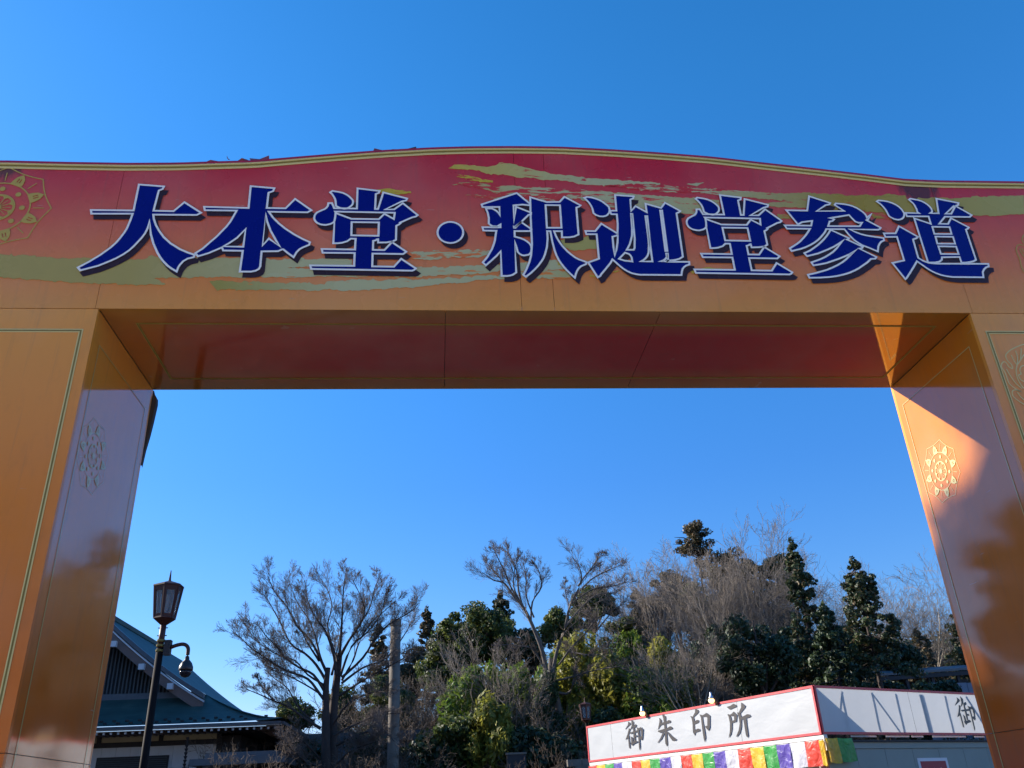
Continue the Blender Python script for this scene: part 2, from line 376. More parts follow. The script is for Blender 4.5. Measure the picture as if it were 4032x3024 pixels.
strokes = [
 (R3, [(150,225),(215,200),(350,205),(480,215),(545,205),(590,185),(640,180),(740,200),(870,235),(1000,265),(1200,300),(1450,318),(1700,335),(1990,358)],
      [(1990,366),(1880,375),(1700,380),(1400,375),(1200,350),(990,325),(820,310),(600,280),(350,247),(150,230)], yel, pale, 1720, 2350, .37),
 (R3, [(215,293),(300,285),(400,308),(530,335)], [(530,352),(400,342),(300,330),(215,303)], yel, yel, 1700, 2000, .42),
 (R3, [(180,362),(330,350),(500,365),(640,378),(740,385),(1000,398),(1300,418)], [(1300,505),(1200,490),(1050,510),(900,500),(700,470),(560,440),(430,400),(180,372)], mid, pale, 1750, 2150, .52),
 (R3, [(290,455),(480,462),(700,480),(900,500),(1080,510)], [(1080,525),(900,520),(700,515),(520,498),(400,478),(290,462)], mid, pale, 1750, 2150, .46),
 (R3, [(1300,418),(1500,430),(1700,450),(1950,470),(2212,488)], [(2212,540),(2000,530),(1800,545),(1600,575),(1450,540),(1300,505)], pale, pale, 1750, 2150, .44),
 (R3, [(1500,375),(1700,362),(2000,375),(2212,395)], [(2212,440),(2050,438),(1800,415),(1650,395)], pale, pale, 2300, 2600, .53),
 (R4, [(360,385),(500,400),(620,402),(900,428),(1100,440)], [(1100,470),(800,462),(560,448),(330,425)], pale, pale, 2400, 2700, .53),
 (R4, [(450,366),(590,352)], [(600,362),(540,382)], pale, pale, 2400, 2700, .3),
 (R4, [(640,425),(900,430),(1280,450),(1500,440),(1700,455),(2212,462)], [(2212,600),(2100,600),(1850,595),(1550,580),(1300,575),(1170,562),(1060,548),(1330,512),(1100,492),(850,472)], pale, olive, 2750, 3350, .33),
 (R4, [(0,460),(300,480),(560,495),(730,505)], [(740,640),(600,645),(430,625),(200,600),(0,585)], pale, mid, 2500, 3100, .39),
 (R4, [(1240,625),(1400,630),(1650,610),(1750,600),(1900,640)], [(1850,660),(1500,672),(1240,668)], mid, olive, 2900, 3300, .42),
 (R5, [(1010,228),(1180,245),(1190,275),(1400,265),(1700,262),(1950,255),(2212,243)], [(2212,408),(2000,420),(1850,418),(1600,440),(1300,430),(1000,400),(830,385),(820,300)], olive, mid, 3400, 4030, .28),
 (R5, [(880,410),(1000,400),(1100,430)], [(1080,455),(960,450),(900,440)], olive, olive, 3400, 4030, .5),
 (R1, [(-150,970),(0,980),(200,990),(500,1010),(800,1015),(1240,1030),(1300,1000),(1769,1008),(2000,1010),(2320,1020),(2600,1015),(3070,1020)],
      [(3070,1085),(2500,1095),(2700,1110),(3100,1120),(3300,1145),(2800,1170),(2269,1180),(1769,1180),(1350,1180),(1450,1240),(1350,1246),(800,1235),(500,1215),(200,1190),(-150,1175)], (.46,.37,.11), pale, 550, 1200, .26),
 (R2, [(50,1210),(500,1220),(1050,1240),(1070,1215),(1400,1200),(1850,1195),(2212,1185),(2400,1165),(2730,1165)],
      [(2700,1195),(2400,1200),(2212,1230),(2000,1240),(1850,1265),(1400,1290),(1200,1305),(1100,1280),(1000,1295),(700,1290),(130,1290)], (.40,.34,.08), pale, 900, 1350, .34),
 (R2, [(550,1150),(1300,1125),(1700,1120),(1890,1090),(2212,1082),(2462,1075),(2652,1060),(3012,1030),(3250,1045)],
      [(3250,1100),(2812,1130),(2642,1115),(2412,1150),(2212,1160),(1900,1175),(1300,1170),(700,1180)], pale, pale, 850, 1250, .40),
 (R3, [(-300,965),(-100,955),(0,952),(300,940),(500,938)], [(480,985),(430,1000),(200,1005),(0,1030),(-200,1020),(-380,1035)], pale, pale, 850, 1250, .48),
 (R3, [(1100,1040),(1440,1028),(1400,1055)], [(1100,1075)], mid, yel, 2050, 2350, .5),
 (R3, [(1120,850),(1300,848),(1360,815),(1430,825),(1435,880)], [(1435,925),(1300,940),(1200,945),(1150,910)], mid, mid, 2050, 2350, .22),
 (R3, [(760,1130),(960,1120),(1200,1125),(1250,1140)], [(1200,1185),(1100,1197),(960,1185),(800,1180)], pale, mid, 2050, 2350, .44),
 (R3, [(1370,1140),(1500,1125),(1640,1118)], [(1600,1135),(1500,1150),(1380,1165)], yel, yel, 2050, 2350, .46),
 (R4, [(480,1120),(560,1098),(650,1092),(720,1098),(790,1118)], [(790,1125),(640,1130),(500,1135)], yel, yel, 2050, 2350, .25),
 (R2, [(1470,420),(1540,408),(1640,405),(1700,415),(1810,432)], [(1812,448),(1700,458),(1600,445),(1500,432)], yel, yel, 2050, 2350, .37),
]
for i, (org, up, lo, c0, c1, x0, x1, h) in enumerate(strokes):
    L = rough_loop(up, lo, org, s1)
    v, f = fill2d([L], front(YG-.0022-.0001*i))
    wx0, wx1 = at(x0, 900, YG)[0], at(x1, 900, YG)[0]
    mesh_obj('brush_stroke', v, f, mat_gold_stroke('gold_paint', c0, c1, wx0, wx1, h), gate)

# ------------------------------------------------------------------ the lettering
G = {}
s2 = 500/2212
G['dai'] = (R1, s1, [[(1215,378),(1433,395),(1420,418),(1388,430),(1342,606),(1516,610),(1610,532),(1755,624),(1718,643),(1340,640),(1345,680),(1362,730),(1390,780),(1430,835),(1490,890),(1570,940),(1640,970),(1698,990),(1692,1010),(1640,1022),(1600,1045),(1570,1078),(1556,1100),(1543,1135),(1500,1110),(1465,1085),(1430,1050),(1400,1012),(1375,970),(1340,890),(1318,810),(1307,690),(1290,760),(1268,802),(1240,840),(1170,915),(1128,952),(1080,985),(1020,1018),(960,1045),(860,1085),(705,1125),(684,1100),(780,1050),(880,990),(970,925),(1015,885),(1050,845),(1085,800),(1110,760),(1140,690),(1160,632),(802,632),(798,600),(1168,604)]], [])
G['hon'] = (R2, s1, [[(417,392),(623,410),(612,435),(572,450),(557,582),(720,585),(803,503),(945,602),(910,620),(575,615),(610,665),(660,715),(720,763),(800,815),(870,852),(932,880),(925,903),(870,925),(840,942),(815,968),(790,1010),(745,978),(700,942),(690,942),(655,958),(512,960),(500,1090),(488,1112),(460,1128),(420,1136),(322,1136),(348,955),(178,952),(168,925),(50,975),(-42,1003),(-64,975),(0,935),(80,865),(122,830),(160,790),(205,745),(240,700),(295,605),(18,602),(12,572),(398,582)]],
   [[(373,765),(352,920),(178,916),(230,888),(300,840)], [(548,630),(520,908),(575,847),(672,918),(640,870),(590,780),(560,700)]])
do_outer = [(415,372),(478,370),(515,460),(910,466),(922,115),(1305,160),(1290,195),(1240,212),(1228,474),(1278,475),(1370,185),(1785,292),(1768,325),(1690,342),(1400,483),(1560,480),(1710,372),(1968,580),(1935,605),(1870,620),(1660,712),(1670,722),(1640,745),(1597,765),(1590,1010),(1530,1040),(1420,1056),(1280,1058),(1278,1000),(1255,1005),(1240,1018),(1195,1030),(1190,1185),(1390,1188),(1520,1050),(1770,1218),(1715,1258),(1185,1250),(1178,1472),(1555,1478),(1682,1340),(1935,1508),(1905,1535),(1870,1547),(115,1518),(100,1455),(862,1463),(872,1240),(315,1235),(300,1170),(877,1180),(888,992),(805,990),(740,1036),(650,1062),(580,1070),(500,1072),(520,685),(490,715),(450,735),(370,752),(320,748),(270,738),(230,720),(200,700),(178,668),(168,635),(175,590),(192,560),(220,532),(300,495),(345,478),(380,452),(405,420)]
do_drop = [(445,185),(485,160),(600,178),(670,195),(720,218),(770,250),(810,288),(838,320),(845,350),(838,385),(820,412),(770,450),(730,465),(690,470),(620,458),(545,420),(540,340),(530,300),(510,262),(480,215)]
G['do'] = ((1200,720), s2, [do_outer, do_drop], [[(534,519),(1570,540),(1552,648),(1390,557),(1292,652),(815,645),(550,547)], [(820,702),(1292,708),(1285,940),(815,932)]], [[(520,685),(535,610),(541,540)]])
def ell(cx, cy, rx, ry, n=28): return [(cx+rx*math.cos(2*math.pi*k/n), cy+ry*math.sin(2*math.pi*k/n)) for k in range(n)]
G['dot'] = (R3, s1, [ell(162, 795, 112, 92)], [])
G['shaku'] = ((1860,740), s2, [
  [(160,305),(770,108),(1000,295),(990,322),(870,308),(715,322),(720,625),(757,345),(1018,448),(1015,482),(975,487),(860,600),(745,690),(722,690),(724,712),(745,712),(845,612),(1025,735),(995,770),(733,770),(735,865),(830,890),(900,918),(950,950),(990,983),(1020,1025),(1030,1080),(1018,1140),(980,1180),(900,1195),(860,1188),(820,1165),(785,1130),(770,1060),(735,940),(762,1490),(700,1530),(650,1545),(600,1552),(507,1550),(492,1120),(420,1200),(320,1290),(235,1365),(180,1315),(260,1220),(300,1150),(340,1080),(370,1000),(390,930),(415,765),(190,760),(175,702),(486,705),(486,655),(430,688),(350,685),(310,662),(283,636),(285,540),(265,450),(235,376),(330,375),(375,392),(420,420),(455,455),(480,500),(467,350),(175,352)],
  [(1005,180),(1290,265),(1515,262),(1600,172),(1880,322),(1855,345),(1808,362),(1845,830),(1770,865),(1690,878),(1557,880),(1553,772),(1420,772),(1450,850),(1475,900),(1510,955),(1555,1018),(1600,1070),(1660,1130),(1720,1180),(1785,1228),(1850,1262),(1985,1310),(1975,1345),(1890,1380),(1850,1415),(1820,1460),(1800,1510),(1780,1582),(1700,1510),(1640,1450),(1590,1395),(1540,1330),(1500,1270),(1460,1190),(1430,1110),(1390,960),(1355,772),(1300,770),(1308,900),(1295,1050),(1260,1180),(1230,1250),(1190,1310),(1145,1370),(1090,1430),(1015,1500),(930,1565),(885,1530),(915,1480),(940,1430),(965,1370),(990,1310),(1020,1190),(1035,1000),(1010,480)]],
  [[(1272,318),(1520,320),(1548,712),(1295,712)]])
G['ka'] = ((2270,740), s2, [
  [(130,190),(180,175),(260,185),(330,205),(400,232),(450,260),(530,322),(560,355),(573,400),(566,448),(530,490),(500,506),(460,515),(400,513),(330,488),(290,455),(270,370),(245,320),(210,270)],
  [(150,768),(322,770),(427,640),(708,812),(712,650),(697,478),(600,475),(582,430),(590,415),(688,415),(665,142),(990,165),(980,200),(932,222),(945,420),(1020,335),(1215,440),(1195,292),(1465,368),(1535,275),(1800,420),(1780,440),(1735,460),(1845,1215),(1790,1250),(1700,1275),(1592,1282),(1580,1302),(1955,1305),(1960,1350),(1900,1370),(1862,1400),(1840,1430),(1828,1475),(1820,1535),(1100,1530),(1020,1518),(950,1500),(880,1468),(820,1430),(765,1390),(720,1350),(670,1305),(620,1262),(590,1320),(510,1420),(425,1520),(410,1550),(365,1575),(200,1315),(385,1250),(345,825),(168,825)]],
  [[(622,868),(690,850),(714,832),(708,970),(690,1090),(660,1205),(640,1060)],
   [(945,470),(965,470),(988,700),(1007,900),(1005,1060),(990,1095),(870,1095),(895,1050),(920,1000),(942,930),(960,850),(962,720)],
   [(840,1145),(735,1252),(830,1283),(965,1299),(955,1230),(935,1195),(910,1170)],
   [(1195,510),(1240,850),(1255,1000),(1250,1140),(1232,1195),(1205,1235),(1160,1275),(1110,1298),(1315,1298),(1285,1080),(1225,510)],
   [(1452,412),(1482,412),(1575,1115),(1542,1115)],
   [(1557,1160),(1581,1160),(1587,1275),(1570,1298),(1440,1298),(1500,1285),(1535,1262),(1567,1220)]])
G['san'] = ((3060,750), s2, [
  [(150,362),(512,368),(545,118),(912,235),(900,260),(830,275),(680,376),(1155,374),(990,270),(1010,242),(1150,255),(1230,270),(1300,290),(1370,320),(1420,350),(1480,392),(1520,430),(1540,460),(1552,490),(1630,425),(1572,520),(1545,535),(1790,665),(1775,690),(1740,702),(1250,692),(1350,740),(1450,778),(1550,803),(1700,825),(1840,845),(1850,885),(1800,910),(1770,945),(1750,990),(1740,1080),(1600,1020),(1470,970),(1395,925),(1330,880),(1230,780),(1160,692),(845,690),(825,735),(800,770),(755,825),(700,880),(630,930),(560,970),(480,1007),(400,1035),(240,1072),(210,1025),(330,950),(390,903),(440,850),(485,800),(520,750),(560,685),(160,682),(120,625),(582,630),(598,547),(420,570),(370,600),(345,600)],
  [(918,703),(1240,848),(1228,862),(1205,872),(1480,1000),(1465,1022),(1415,1028),(1715,1175),(1695,1205),(1620,1210),(1560,1268),(1500,1310),(1420,1365),(1340,1410),(1250,1450),(1150,1480),(1030,1507),(900,1525),(730,1535),(550,1538),(525,1485),(640,1460),(750,1430),(860,1398),(950,1360),(1040,1317),(1120,1270),(1190,1215),(1250,1155),(1390,1032),(1250,1128),(1150,1172),(1050,1212),(850,1280),(740,1303),(620,1322),(585,1270),(740,1215),(825,1175),(900,1130),(965,1083),(1020,1030),(1155,872),(1050,952),(970,1000),(880,1042),(700,1115),(510,1162),(462,1110),(560,1065),(640,1010),(700,965),(760,910),(810,860),(850,810),(885,760)]],
  [[(895,497),(960,490),(1240,445),(1290,500),(1350,560),(1410,582),(1465,578),(1425,640),(877,638),(903,558),(950,550),(980,520),(950,505)]])
G['michi'] = ((3420,750), s2, [
  [(130,210),(160,190),(240,197),(320,210),(395,235),(460,265),(515,302),(560,345),(605,410),(607,455),(595,485),(570,510),(535,524),(500,528),(430,515),(350,470),(330,440),(310,400),(285,355),(250,310),(190,250)],
  [(630,407),(870,415),(835,395),(825,350),(810,320),(790,280),(760,240),(690,180),(715,160),(850,185),(910,205),(960,230),(1010,262),(1050,298),(1078,335),(1092,370),(1088,395),(1050,415),(1205,415),(1165,160),(1550,235),(1545,270),(1500,288),(1780,445),(1745,480),(1315,475),(1215,598),(1370,600),(1420,500),(1730,660),(1710,685),(1680,700),(1855,1225),(1800,1255),(1700,1272),(1602,1276),(1570,1176),(1262,1180),(1262,1220),(1225,1256),(1150,1272),(1022,1272),(780,502),(1070,600),(1030,470),(655,468)],
  [(252,765),(455,765),(515,640),(845,825),(820,850),(760,870),(805,1030),(850,1190),(930,1240),(1020,1274),(1100,1286),(1180,1292),(2068,1295),(2075,1340),(2030,1358),(1995,1390),(1972,1440),(1985,1530),(1450,1525),(1350,1512),(1250,1490),(1160,1458),(1080,1420),(1010,1378),(950,1335),(885,1290),(828,1250),(770,1350),(650,1540),(625,1560),(400,1280),(605,1235),(480,825),(280,828)]],
  [[(1325,424),(1425,422),(1490,302),(1468,290)], [(1095,650),(1395,655),(1430,775),(1130,772)], [(1150,820),(1455,825),(1492,945),(1182,942)], [(1200,990),(1510,995),(1552,1125),(1245,1122)]])
def point_in(p, L):
    c = False; n = len(L)
    for i in range(n):
        (x0, y0), (x1, y1) = L[i], L[(i+1) % n]
        if (y0 > p[1]) != (y1 > p[1]) and p[0] < (x1-x0)*(p[1]-y0)/(y1-y0)+x0: c = not c
    return c
LW = .0135; SH = (.0245, -.0357)
def character(key, label, dx=0., dz=0.):
    g = G[key]; org, s, outs, holes = g[:4]; extra = g[4] if len(g) > 4 else []
    mf = MB(); mo = MB(); ms = MB()
    holes3 = [px_loop(h, org, s) for h in holes]
    for i, o in enumerate(outs):
        O = [(x+dx, z+dz) for x, z in px_loop(o, org, s)]
        H = []
        for h in holes3:
            hh = [(x+dx, z+dz) for x, z in h]
            if all(point_in(q, O) for q in (hh[0], hh[len(hh)//2], ((hh[0][0]+hh[2][0])/2, (hh[0][1]+hh[2][1])/2))) or sum(point_in(q, O) for q in hh) > len(hh)*.6: H.append(hh)
        e = .0003*i
        v, f = fill2d([O]+H, front(YG-.0085-e)); mf.add(v, f)
        v, f = fill2d([[(x+SH[0], z+SH[1]) for x, z in L] for L in [O]+H], front(YG-.0055-e)); ms.add(v, f)
        for L in [O]+H:
            e2 = random.uniform(0, .0008)
            v, f = ribbon2d(L, LW, front(YG-.0115-e)); mo.add(v, f)
            v, f = ribbon2d([(x+SH[0], z+SH[1]) for x, z in L], LW, front(YG-.0065-e)); ms.add(v, f)
    for x in extra:
        v, f = ribbon2d([(a+dx, b+dz) for a, b in px_loop(x, org, s)], LW, front(YG-.0125), False); mo.add(v, f)
    c = mf.obj('character', M['blue'], gate); c['label'] = label
    mo.obj('outline', M['white_ln'], c); ms.obj('drop_shadow', M['shadow_print'], c)
for k, lab, dx, dz in (('dai','blue character 大, first of the row',0,0),('hon','blue character 本',0,0),('do','first blue character 堂',0,0),('dot','round blue middle dot',0,0),('shaku','blue character 釈',0,0),('ka','blue character 迦',0,0),('do','second blue character 堂',2.5357,-.0027),('san','blue character 参',0,0),('michi','blue character 道, last of the row',0,0)):
    character(k, lab, dx, dz)

# ------------------------------------------------------------------ emblems, line frames, flowers
def wheel(to3, R, mat, parent, name='wheel_emblem', rot=0., lw=1.0):
    """eight spoked wheel in a concave octagon drawn with flat gold shapes; R outer radius"""
    mb = MB(); k = 0
    def put(vf): mb.add(*vf)
    def P(r, a): a = a+rot; return (R*r*math.cos(a), R*r*math.sin(a))
    oc = []
    for i in range(8):
        a = i*math.pi/4
        oc.append(P(1.0, a))
        for t in (.25, .5, .75):
            rr = 1.0-.045*math.sin(math.pi*t)
            oc.append(P(rr*math.cos(math.pi/8)/math.cos((t-.5)*math.pi/4)*1.0, a+t*math.pi/4))
    put(ribbon2d(oc, R*.022*lw, lambda p: to3(p, .0)))
    for r, w in ((.60, .028), (.30, .05)):
        put(ribbon2d([P(r, j*2*math.pi/40) for j in range(40)], R*w*lw, lambda p: to3(p, .0004)))
    for i in range(8):
        a = i*math.pi/4
        cx, cy = P(.455, a); put(fill2d([[(cx+R*.055*math.cos(j*math.pi/6), cy+R*.055*math.sin(j*math.pi/6)) for j in range(12)]], lambda p: to3(p, .0008)))
        put(ribbon2d([P(.66, a), P(.86, a)], R*.018*lw, lambda p: to3(p, .0008), False))
        b = a+math.pi/8
        pet = [P(.59, b-.20), P(.68, b-.17), P(.78, b-.11), P(.87, b), P(.78, b+.11), P(.68, b+.17), P(.59, b+.20)]
        hol = [[P(.66, b-.055), P(.76, b-.045), P(.76, b-.02), P(.66, b-.025)], [P(.66, b+.025), P(.76, b+.02), P(.76, b+.045), P(.66, b+.055)]]
        put(fill2d([pet]+hol, lambda p: to3(p, .0012)))
        put(ribbon2d([P(.07, b), P(.22, b), P(.30, b)], R*.016*lw, lambda p: to3(p, .0016), False))
        put(ribbon2d([P(.07, a), P(.24, a)], R*.012*lw, lambda p: to3(p, .0018), False))
        put(fill2d([[P(.30, b-.28), P(.245, b-.1), P(.21, b), P(.245, b+.1), P(.30, b+.28)]], lambda p: to3(p, .002)))
    put(fill2d([[P(.075, j*math.pi/8) for j in range(16)]], lambda p: to3(p, .0024)))
    return mb.obj(name, mat, parent)
c0 = at(-10, 818, YG)
R0 = at(201, 828, YG)[0]-c0[0]
wheel(lambda p, e: (c0[0]+p[0], YG-.003-e, c0[2]+p[1]), R0, M['gold_deep'], gate, rot=0)
cR = atx(3706, 1855, XR); rR = float((atx(3700, 1722, XR)[2]-atx(3712, 1992, XR)[2])/2)
wheel(lambda p, e: (XR-.003-e*.4, cR[1]+p[0], cR[2]+p[1]), rR, M['gold_in'], gate, rot=math.pi/8, lw=.72)
cL = atx(366, 1796, XL); rL = float((atx(372, 1632, XL)[2]-atx(362, 1962, XL)[2])/2)
wheel(lambda p, e: (XL+.003+e*.4, cL[1]+p[0], cL[2]+p[1]), rL, M['gold_in'], gate, rot=math.pi/8, lw=.72)
# double line frames: each is gold, dark, gold
def frame(pts2, to3, w, parent, mats=('gold_pale', 'olive_ln'), closed=True, name='line_frame'):
    mb = MB(); mb.add(*ribbon2d(pts2, w, lambda p: to3(p, 0), closed)); fo = mb.obj(name, M[mats[0]], parent)
    mb = MB(); mb.add(*ribbon2d(pts2, w*.36, lambda p: to3(p, .002), closed)); mb.obj('inner_line', M[mats[1]], fo)
a = at(320, 1302, YG); xz = (a[0], a[2])
zt = at(60, 1302, YG)[2]
frame([(XO0+.17, .5), (XO0+.17, zt), (xz[0], zt), (xz[0], .5)], lambda p, e: (p[0], YG-.003-e, p[1]), .025, gate)
b = at(3887, 1310, YG)
frame([(b[0], .5), (b[0], b[2]), (XO1-.2, b[2]), (XO1-.2, .5)], lambda p, e: (p[0], YG-.003-e, p[1]), .025, gate)
fy0, fy1 = YG+.17, YB-.12
q0 = atz(540, 1272, HB); q1 = atz(655, 1490, HB); q2 = atz(3680, 1285, HB); q3 = atz(3470, 1490, HB)
frame([(q0[0], q0[1]), (q2[0], q0[1]), (q2[0], q1[1]), (q0[0], q1[1])], lambda p, e: (p[0], p[1], HB-.004-e), .017, gate, ('gold_deep', 'olive_ln'))
for X, sg in ((XL, 1), (XR, -1)):
    frame([(YG+.11, .5), (YG+.11, HB-.2), (YB-.1, HB-.2), (YB-.1, .5)], lambda p, e: (X+sg*(.003+e), p[0], p[1]), .007, gate, ('gold_in', 'gold_in'))
# peony outlines
def lines(name, polys, org, s, y, mat, w=.007, dx=0):
    mb = MB()
    for i, p in enumerate(polys):
        L = px_loop(p, org, s); L = smooth_poly(L)
        mb.add(*ribbon2d(L, w, front(y-.0001*i), False))
    return mb.obj(name, mat, gate)
def smooth_poly(P, n=5):
    if len(P) < 3: return P
    P = [np.array(p, float) for p in P]; out = []
    for i in range(len(P)-1):
        p0, p1, p2, p3 = P[max(i-1, 0)], P[i], P[i+1], P[min(i+2, len(P)-1)]
        for k in range(n):
            t = k/n; out.append(.5*((2*p1)+(-p0+p2)*t+(2*p0-5*p1+4*p2-p3)*t*t+(-p0+3*p1-3*p2+p3)*t**3))
    out.append(P[-1]); return [tuple(p) for p in out]
s5 = 172/357
lines('peony_outline', [[(460,960),(400,945),(357,948),(320,958),(260,985),(225,1010),(205,1040),(220,1080),(250,1110),(260,1145),(230,1130),(205,1095),(180,1095),(170,1130),(200,1180),(230,1260),(270,1300),(330,1335),(290,1320),(260,1330),(265,1370),(310,1410),(357,1440),(420,1480)],
   [(250,1035),(275,1085),(300,1110),(330,1070),(357,1030),(400,1000)], [(300,1110),(290,1160),(300,1220),(330,1280),(357,1310)], [(285,1000),(300,1050),(300,1110)], [(357,1120),(330,1130),(320,1160),(330,1190),(310,1200),(330,1240),(357,1250)],
   [(330,980),(330,1020),(325,1070)], [(210,1150),(240,1200),(290,1270),(340,1310)], [(300,1340),(330,1380),(380,1420)], [(380,1130),(420,1150),(440,1200),(420,1260),(380,1290)], [(390,1010),(450,1040),(490,1110),(500,1200),(470,1300),(420,1380)]], (3860, 900), s5, YG-.003, M['gold_pale'], .0075)
lines('flower_outline', [[(357,50),(340,80),(345,110),(357,125)], [(357,140),(310,135),(292,165),(300,205),(320,250),(330,300),(345,340),(370,370)], [(320,170),(340,210),(370,250)], [(335,160),(350,190),(380,210)]], (3860, 900), s5, YG-.003, M['gold_deep'], .0075)
# torn vinyl along the top edge and on the left post
def flap(pts, y, bend, mat, name='torn_flap'):
    """sheet scrap from px outline, curling back"""
    W_ = [at(x, yy, y) for x, yy in pts]; n = len(W_)
    c = np.mean(W_, axis=0); z0 = min(w[2] for w in W_)
    v = [(w[0], y+bend*(w[2]-z0)*(1+.5*math.sin(i*2.1)), w[2]) for i, w in enumerate(W_)]
    v2 = [(p[0], p[1]+.004, p[2]) for p in v]
    tr = [tuple(t) for t in tessellate_polygon([[Vector((p[0], p[2], 0)) for p in v]])]
    f = tr+[tuple(reversed([i+n for i in t])) for t in tr]+[(i, (i+1) % n, (i+1) % n+n, i+n) for i in range(n)]
    return mesh_obj(name, v+v2, f, mat, gate)
def z1(x, y, o=(800, 560)): return (o[0]+x*s1, o[1]+y*s1)
flap([z1(*p) for p in [(-120,182),(0,160),(60,142),(150,152),(166,134),(165,160),(150,190)]], YG+.01, .5, M['torn'])
flap([z1(*p) for p in [(220,152),(270,130),(330,115),(380,114),(400,152),(390,185),(200,185)]], YG+.012, .6, M['torn'])
flap([z1(*p) for p in [(204,106),(214,135),(232,152),(216,148),(205,130)]], YG+.012, .2, M['torn'])
flap([z1(*p) for p in [(395,112),(470,105),(568,92),(572,140),(540,165),(410,150)]], YG+.014, .6, M['torn'])
flap([z1(*p) for p in [(1490,36),(1560,55),(1640,62),(1740,66),(1640,80),(1478,80)]], YG+.01, .4, M['torn'])
flap([z1(*p) for p in [(1640,55),(1760,42),(1855,26),(1855,48),(1760,66),(1650,68)]], YG+.03, .5, M['torn_dark'])
flap([z1(*p, o=R3) for p in [(655,32),(700,10),(718,32),(718,45),(650,42)]], YG+.01, .5, M['torn'])
flap([z1(*p, o=R4) for p in [(585,118),(598,104),(645,138),(630,150),(582,140)]], YG+.01, .5, M['torn'])
# hanging strip peeled off the back corner of the left post
v = []; f = []
prof = [(0, 0), (.02, .006), (.055, .035), (.10, .04), (.25, .032), (.38, .022), (.5, .008), (.64, .0)]
zt_ = atx(603, 1530, XL)[2]
for i, (dz, ox) in enumerate(prof):
    z = zt_-.005-dz*.92
    v += [(XL-.02, YB+.001, z), (XL+ox*.55, YB+.02+ox*.3, z), (XL+ox*.75, YB+.04+ox*.5, z-.01)]
for i in range(len(prof)-1):
    q = 3*i; f += [(q, q+3, q+4, q+1), (q+1, q+4, q+5, q+2)]
mesh_obj('peeled_strip', v, f, M['torn_dark'], gate)

# ================================================================== GROUND
def smooth(a, b, x):
    t = np.clip((x-a)/(b-a), 0, 1); return t*t*(3-2*t)
def ground_h(x, y):
    right = .12+.88*smooth(-9, 6, x)
    h = 9.5*right*smooth(44, 78, y)+3.0*smooth(70, 120, y)
    h = h+1.6*smooth(14, 26, x)*smooth(42, 56, y)
    return h+.25*np.sin(x*.6)*np.cos(y*.5)*smooth(44, 52, y)
gx = np.concatenate([np.linspace(-900, -70, 8), np.linspace(-60, 80, 71), np.linspace(95, 900, 8)])
gy = np.concatenate([np.linspace(-900, -40, 8), np.linspace(-30, 40, 15), np.linspace(42, 110, 35), np.linspace(130, 1200, 8)])
XX, YY = np.meshgrid(gx, gy); ZZ = ground_h(XX, YY)*np.where((abs(XX) > 300) | (YY > 400), .6, 1)
v = np.stack([XX.ravel(), YY.ravel(), ZZ.ravel()], 1); nx = len(gx)
f = [(j*nx+i, j*nx+i+1, (j+1)*nx+i+1, (j+1)*nx+i) for j in range(len(gy)-1) for i in range(nx-1)]
m, nt, b = new_mat('ground_mix')
p = pos(nt)
pave = ramp(nt, noise(nt, 3, 6), [(.3, (.022, .0205, .019)), (.7, (.038, .035, .032))])
litter = ramp(nt, noise(nt, 2.2, 8, rough=.7), [(.3, (.05, .04, .022)), (.5, (.10, .075, .04)), (.7, (.07, .075, .025))])
light = ramp(nt, noise(nt, 4, 6), [(.3, (.42, .37, .30)), (.7, (.52, .46, .38))])  # unseen pale paving, added to bounce warm light onto the gate front
pave = mixc(nt, maprange(nt, p[1], 3.6, 3.65), light, pave)
nt.links.new(mixc(nt, maprange(nt, p[1], 42.5, 43.5), pave, litter), b.inputs['Base Color']); b.inputs['Roughness'].default_value = 1.0; b.inputs['IOR'].default_value = 1.15
tag(mesh_obj('ground', v, f, m, smooth=True), kind='structure')

# ================================================================== FOLIAGE AND BRANCH BUILDERS
def np_mesh(name, V, F, mat, parent=None, smooth=False):
    """V (n,3), F (m,k) constant k"""
    me = bpy.data.meshes.new(name); k = F.shape[1]
    me.vertices.add(len(V)); me.vertices.foreach_set('co', np.asarray(V, np.float32).ravel())
    me.loops.add(F.size); me.loops.foreach_set('vertex_index', F.astype(np.int32).ravel())
    me.polygons.add(len(F)); me.polygons.foreach_set('loop_start', np.arange(0, F.size, k, dtype=np.int32))
    try: me.polygons.foreach_set('loop_total', np.full(len(F), k, np.int32))
    except Exception: pass
    if smooth: me.polygons.foreach_set('use_smooth', np.ones(len(F), bool))
    me.materials.append(mat); me.update(calc_edges=True)
    return link(bpy.data.objects.new(name, me), parent)
def leaf_mesh(centres, radii, n, size, rng, droop=0., aspect=2., shell=.55, squash=1.):
    """n leaf-sized quads per clump scattered near the shell of each ellipsoid"""
    C = np.repeat(centres, n, 0); Rr = np.repeat(radii, n, 0); m = len(C)
    d = rng.normal(size=(m, 3)); d /= np.linalg.norm(d, axis=1, keepdims=True)
    r = shell+(1.08-shell)*rng.random(m)**.7
    Pp = C+d*Rr*r[:, None]
    nrm = d*.9+rng.normal(size=(m, 3))*.75; nrm[:, 2] += .35; nrm /= np.linalg.norm(nrm, axis=1, keepdims=True)
    t = rng.normal(size=(m, 3)); t[:, 2] -= droop*2.5; t -= nrm*(t*nrm).sum(1, keepdims=True); t /= np.linalg.norm(t, axis=1, keepdims=True)+1e-9
    bt = np.cross(nrm, t); s = size*(.6+.8*rng.random(m))[:, None]
    a = t*s*.5*aspect**.5; b = bt*s*.5/aspect**.5
    V = np.stack([Pp-a, Pp-b*1.0+a*.1, Pp+a, Pp+b*1.0+a*.1], 1).reshape(-1, 3)
    return V, np.arange(m*4).reshape(-1, 4)
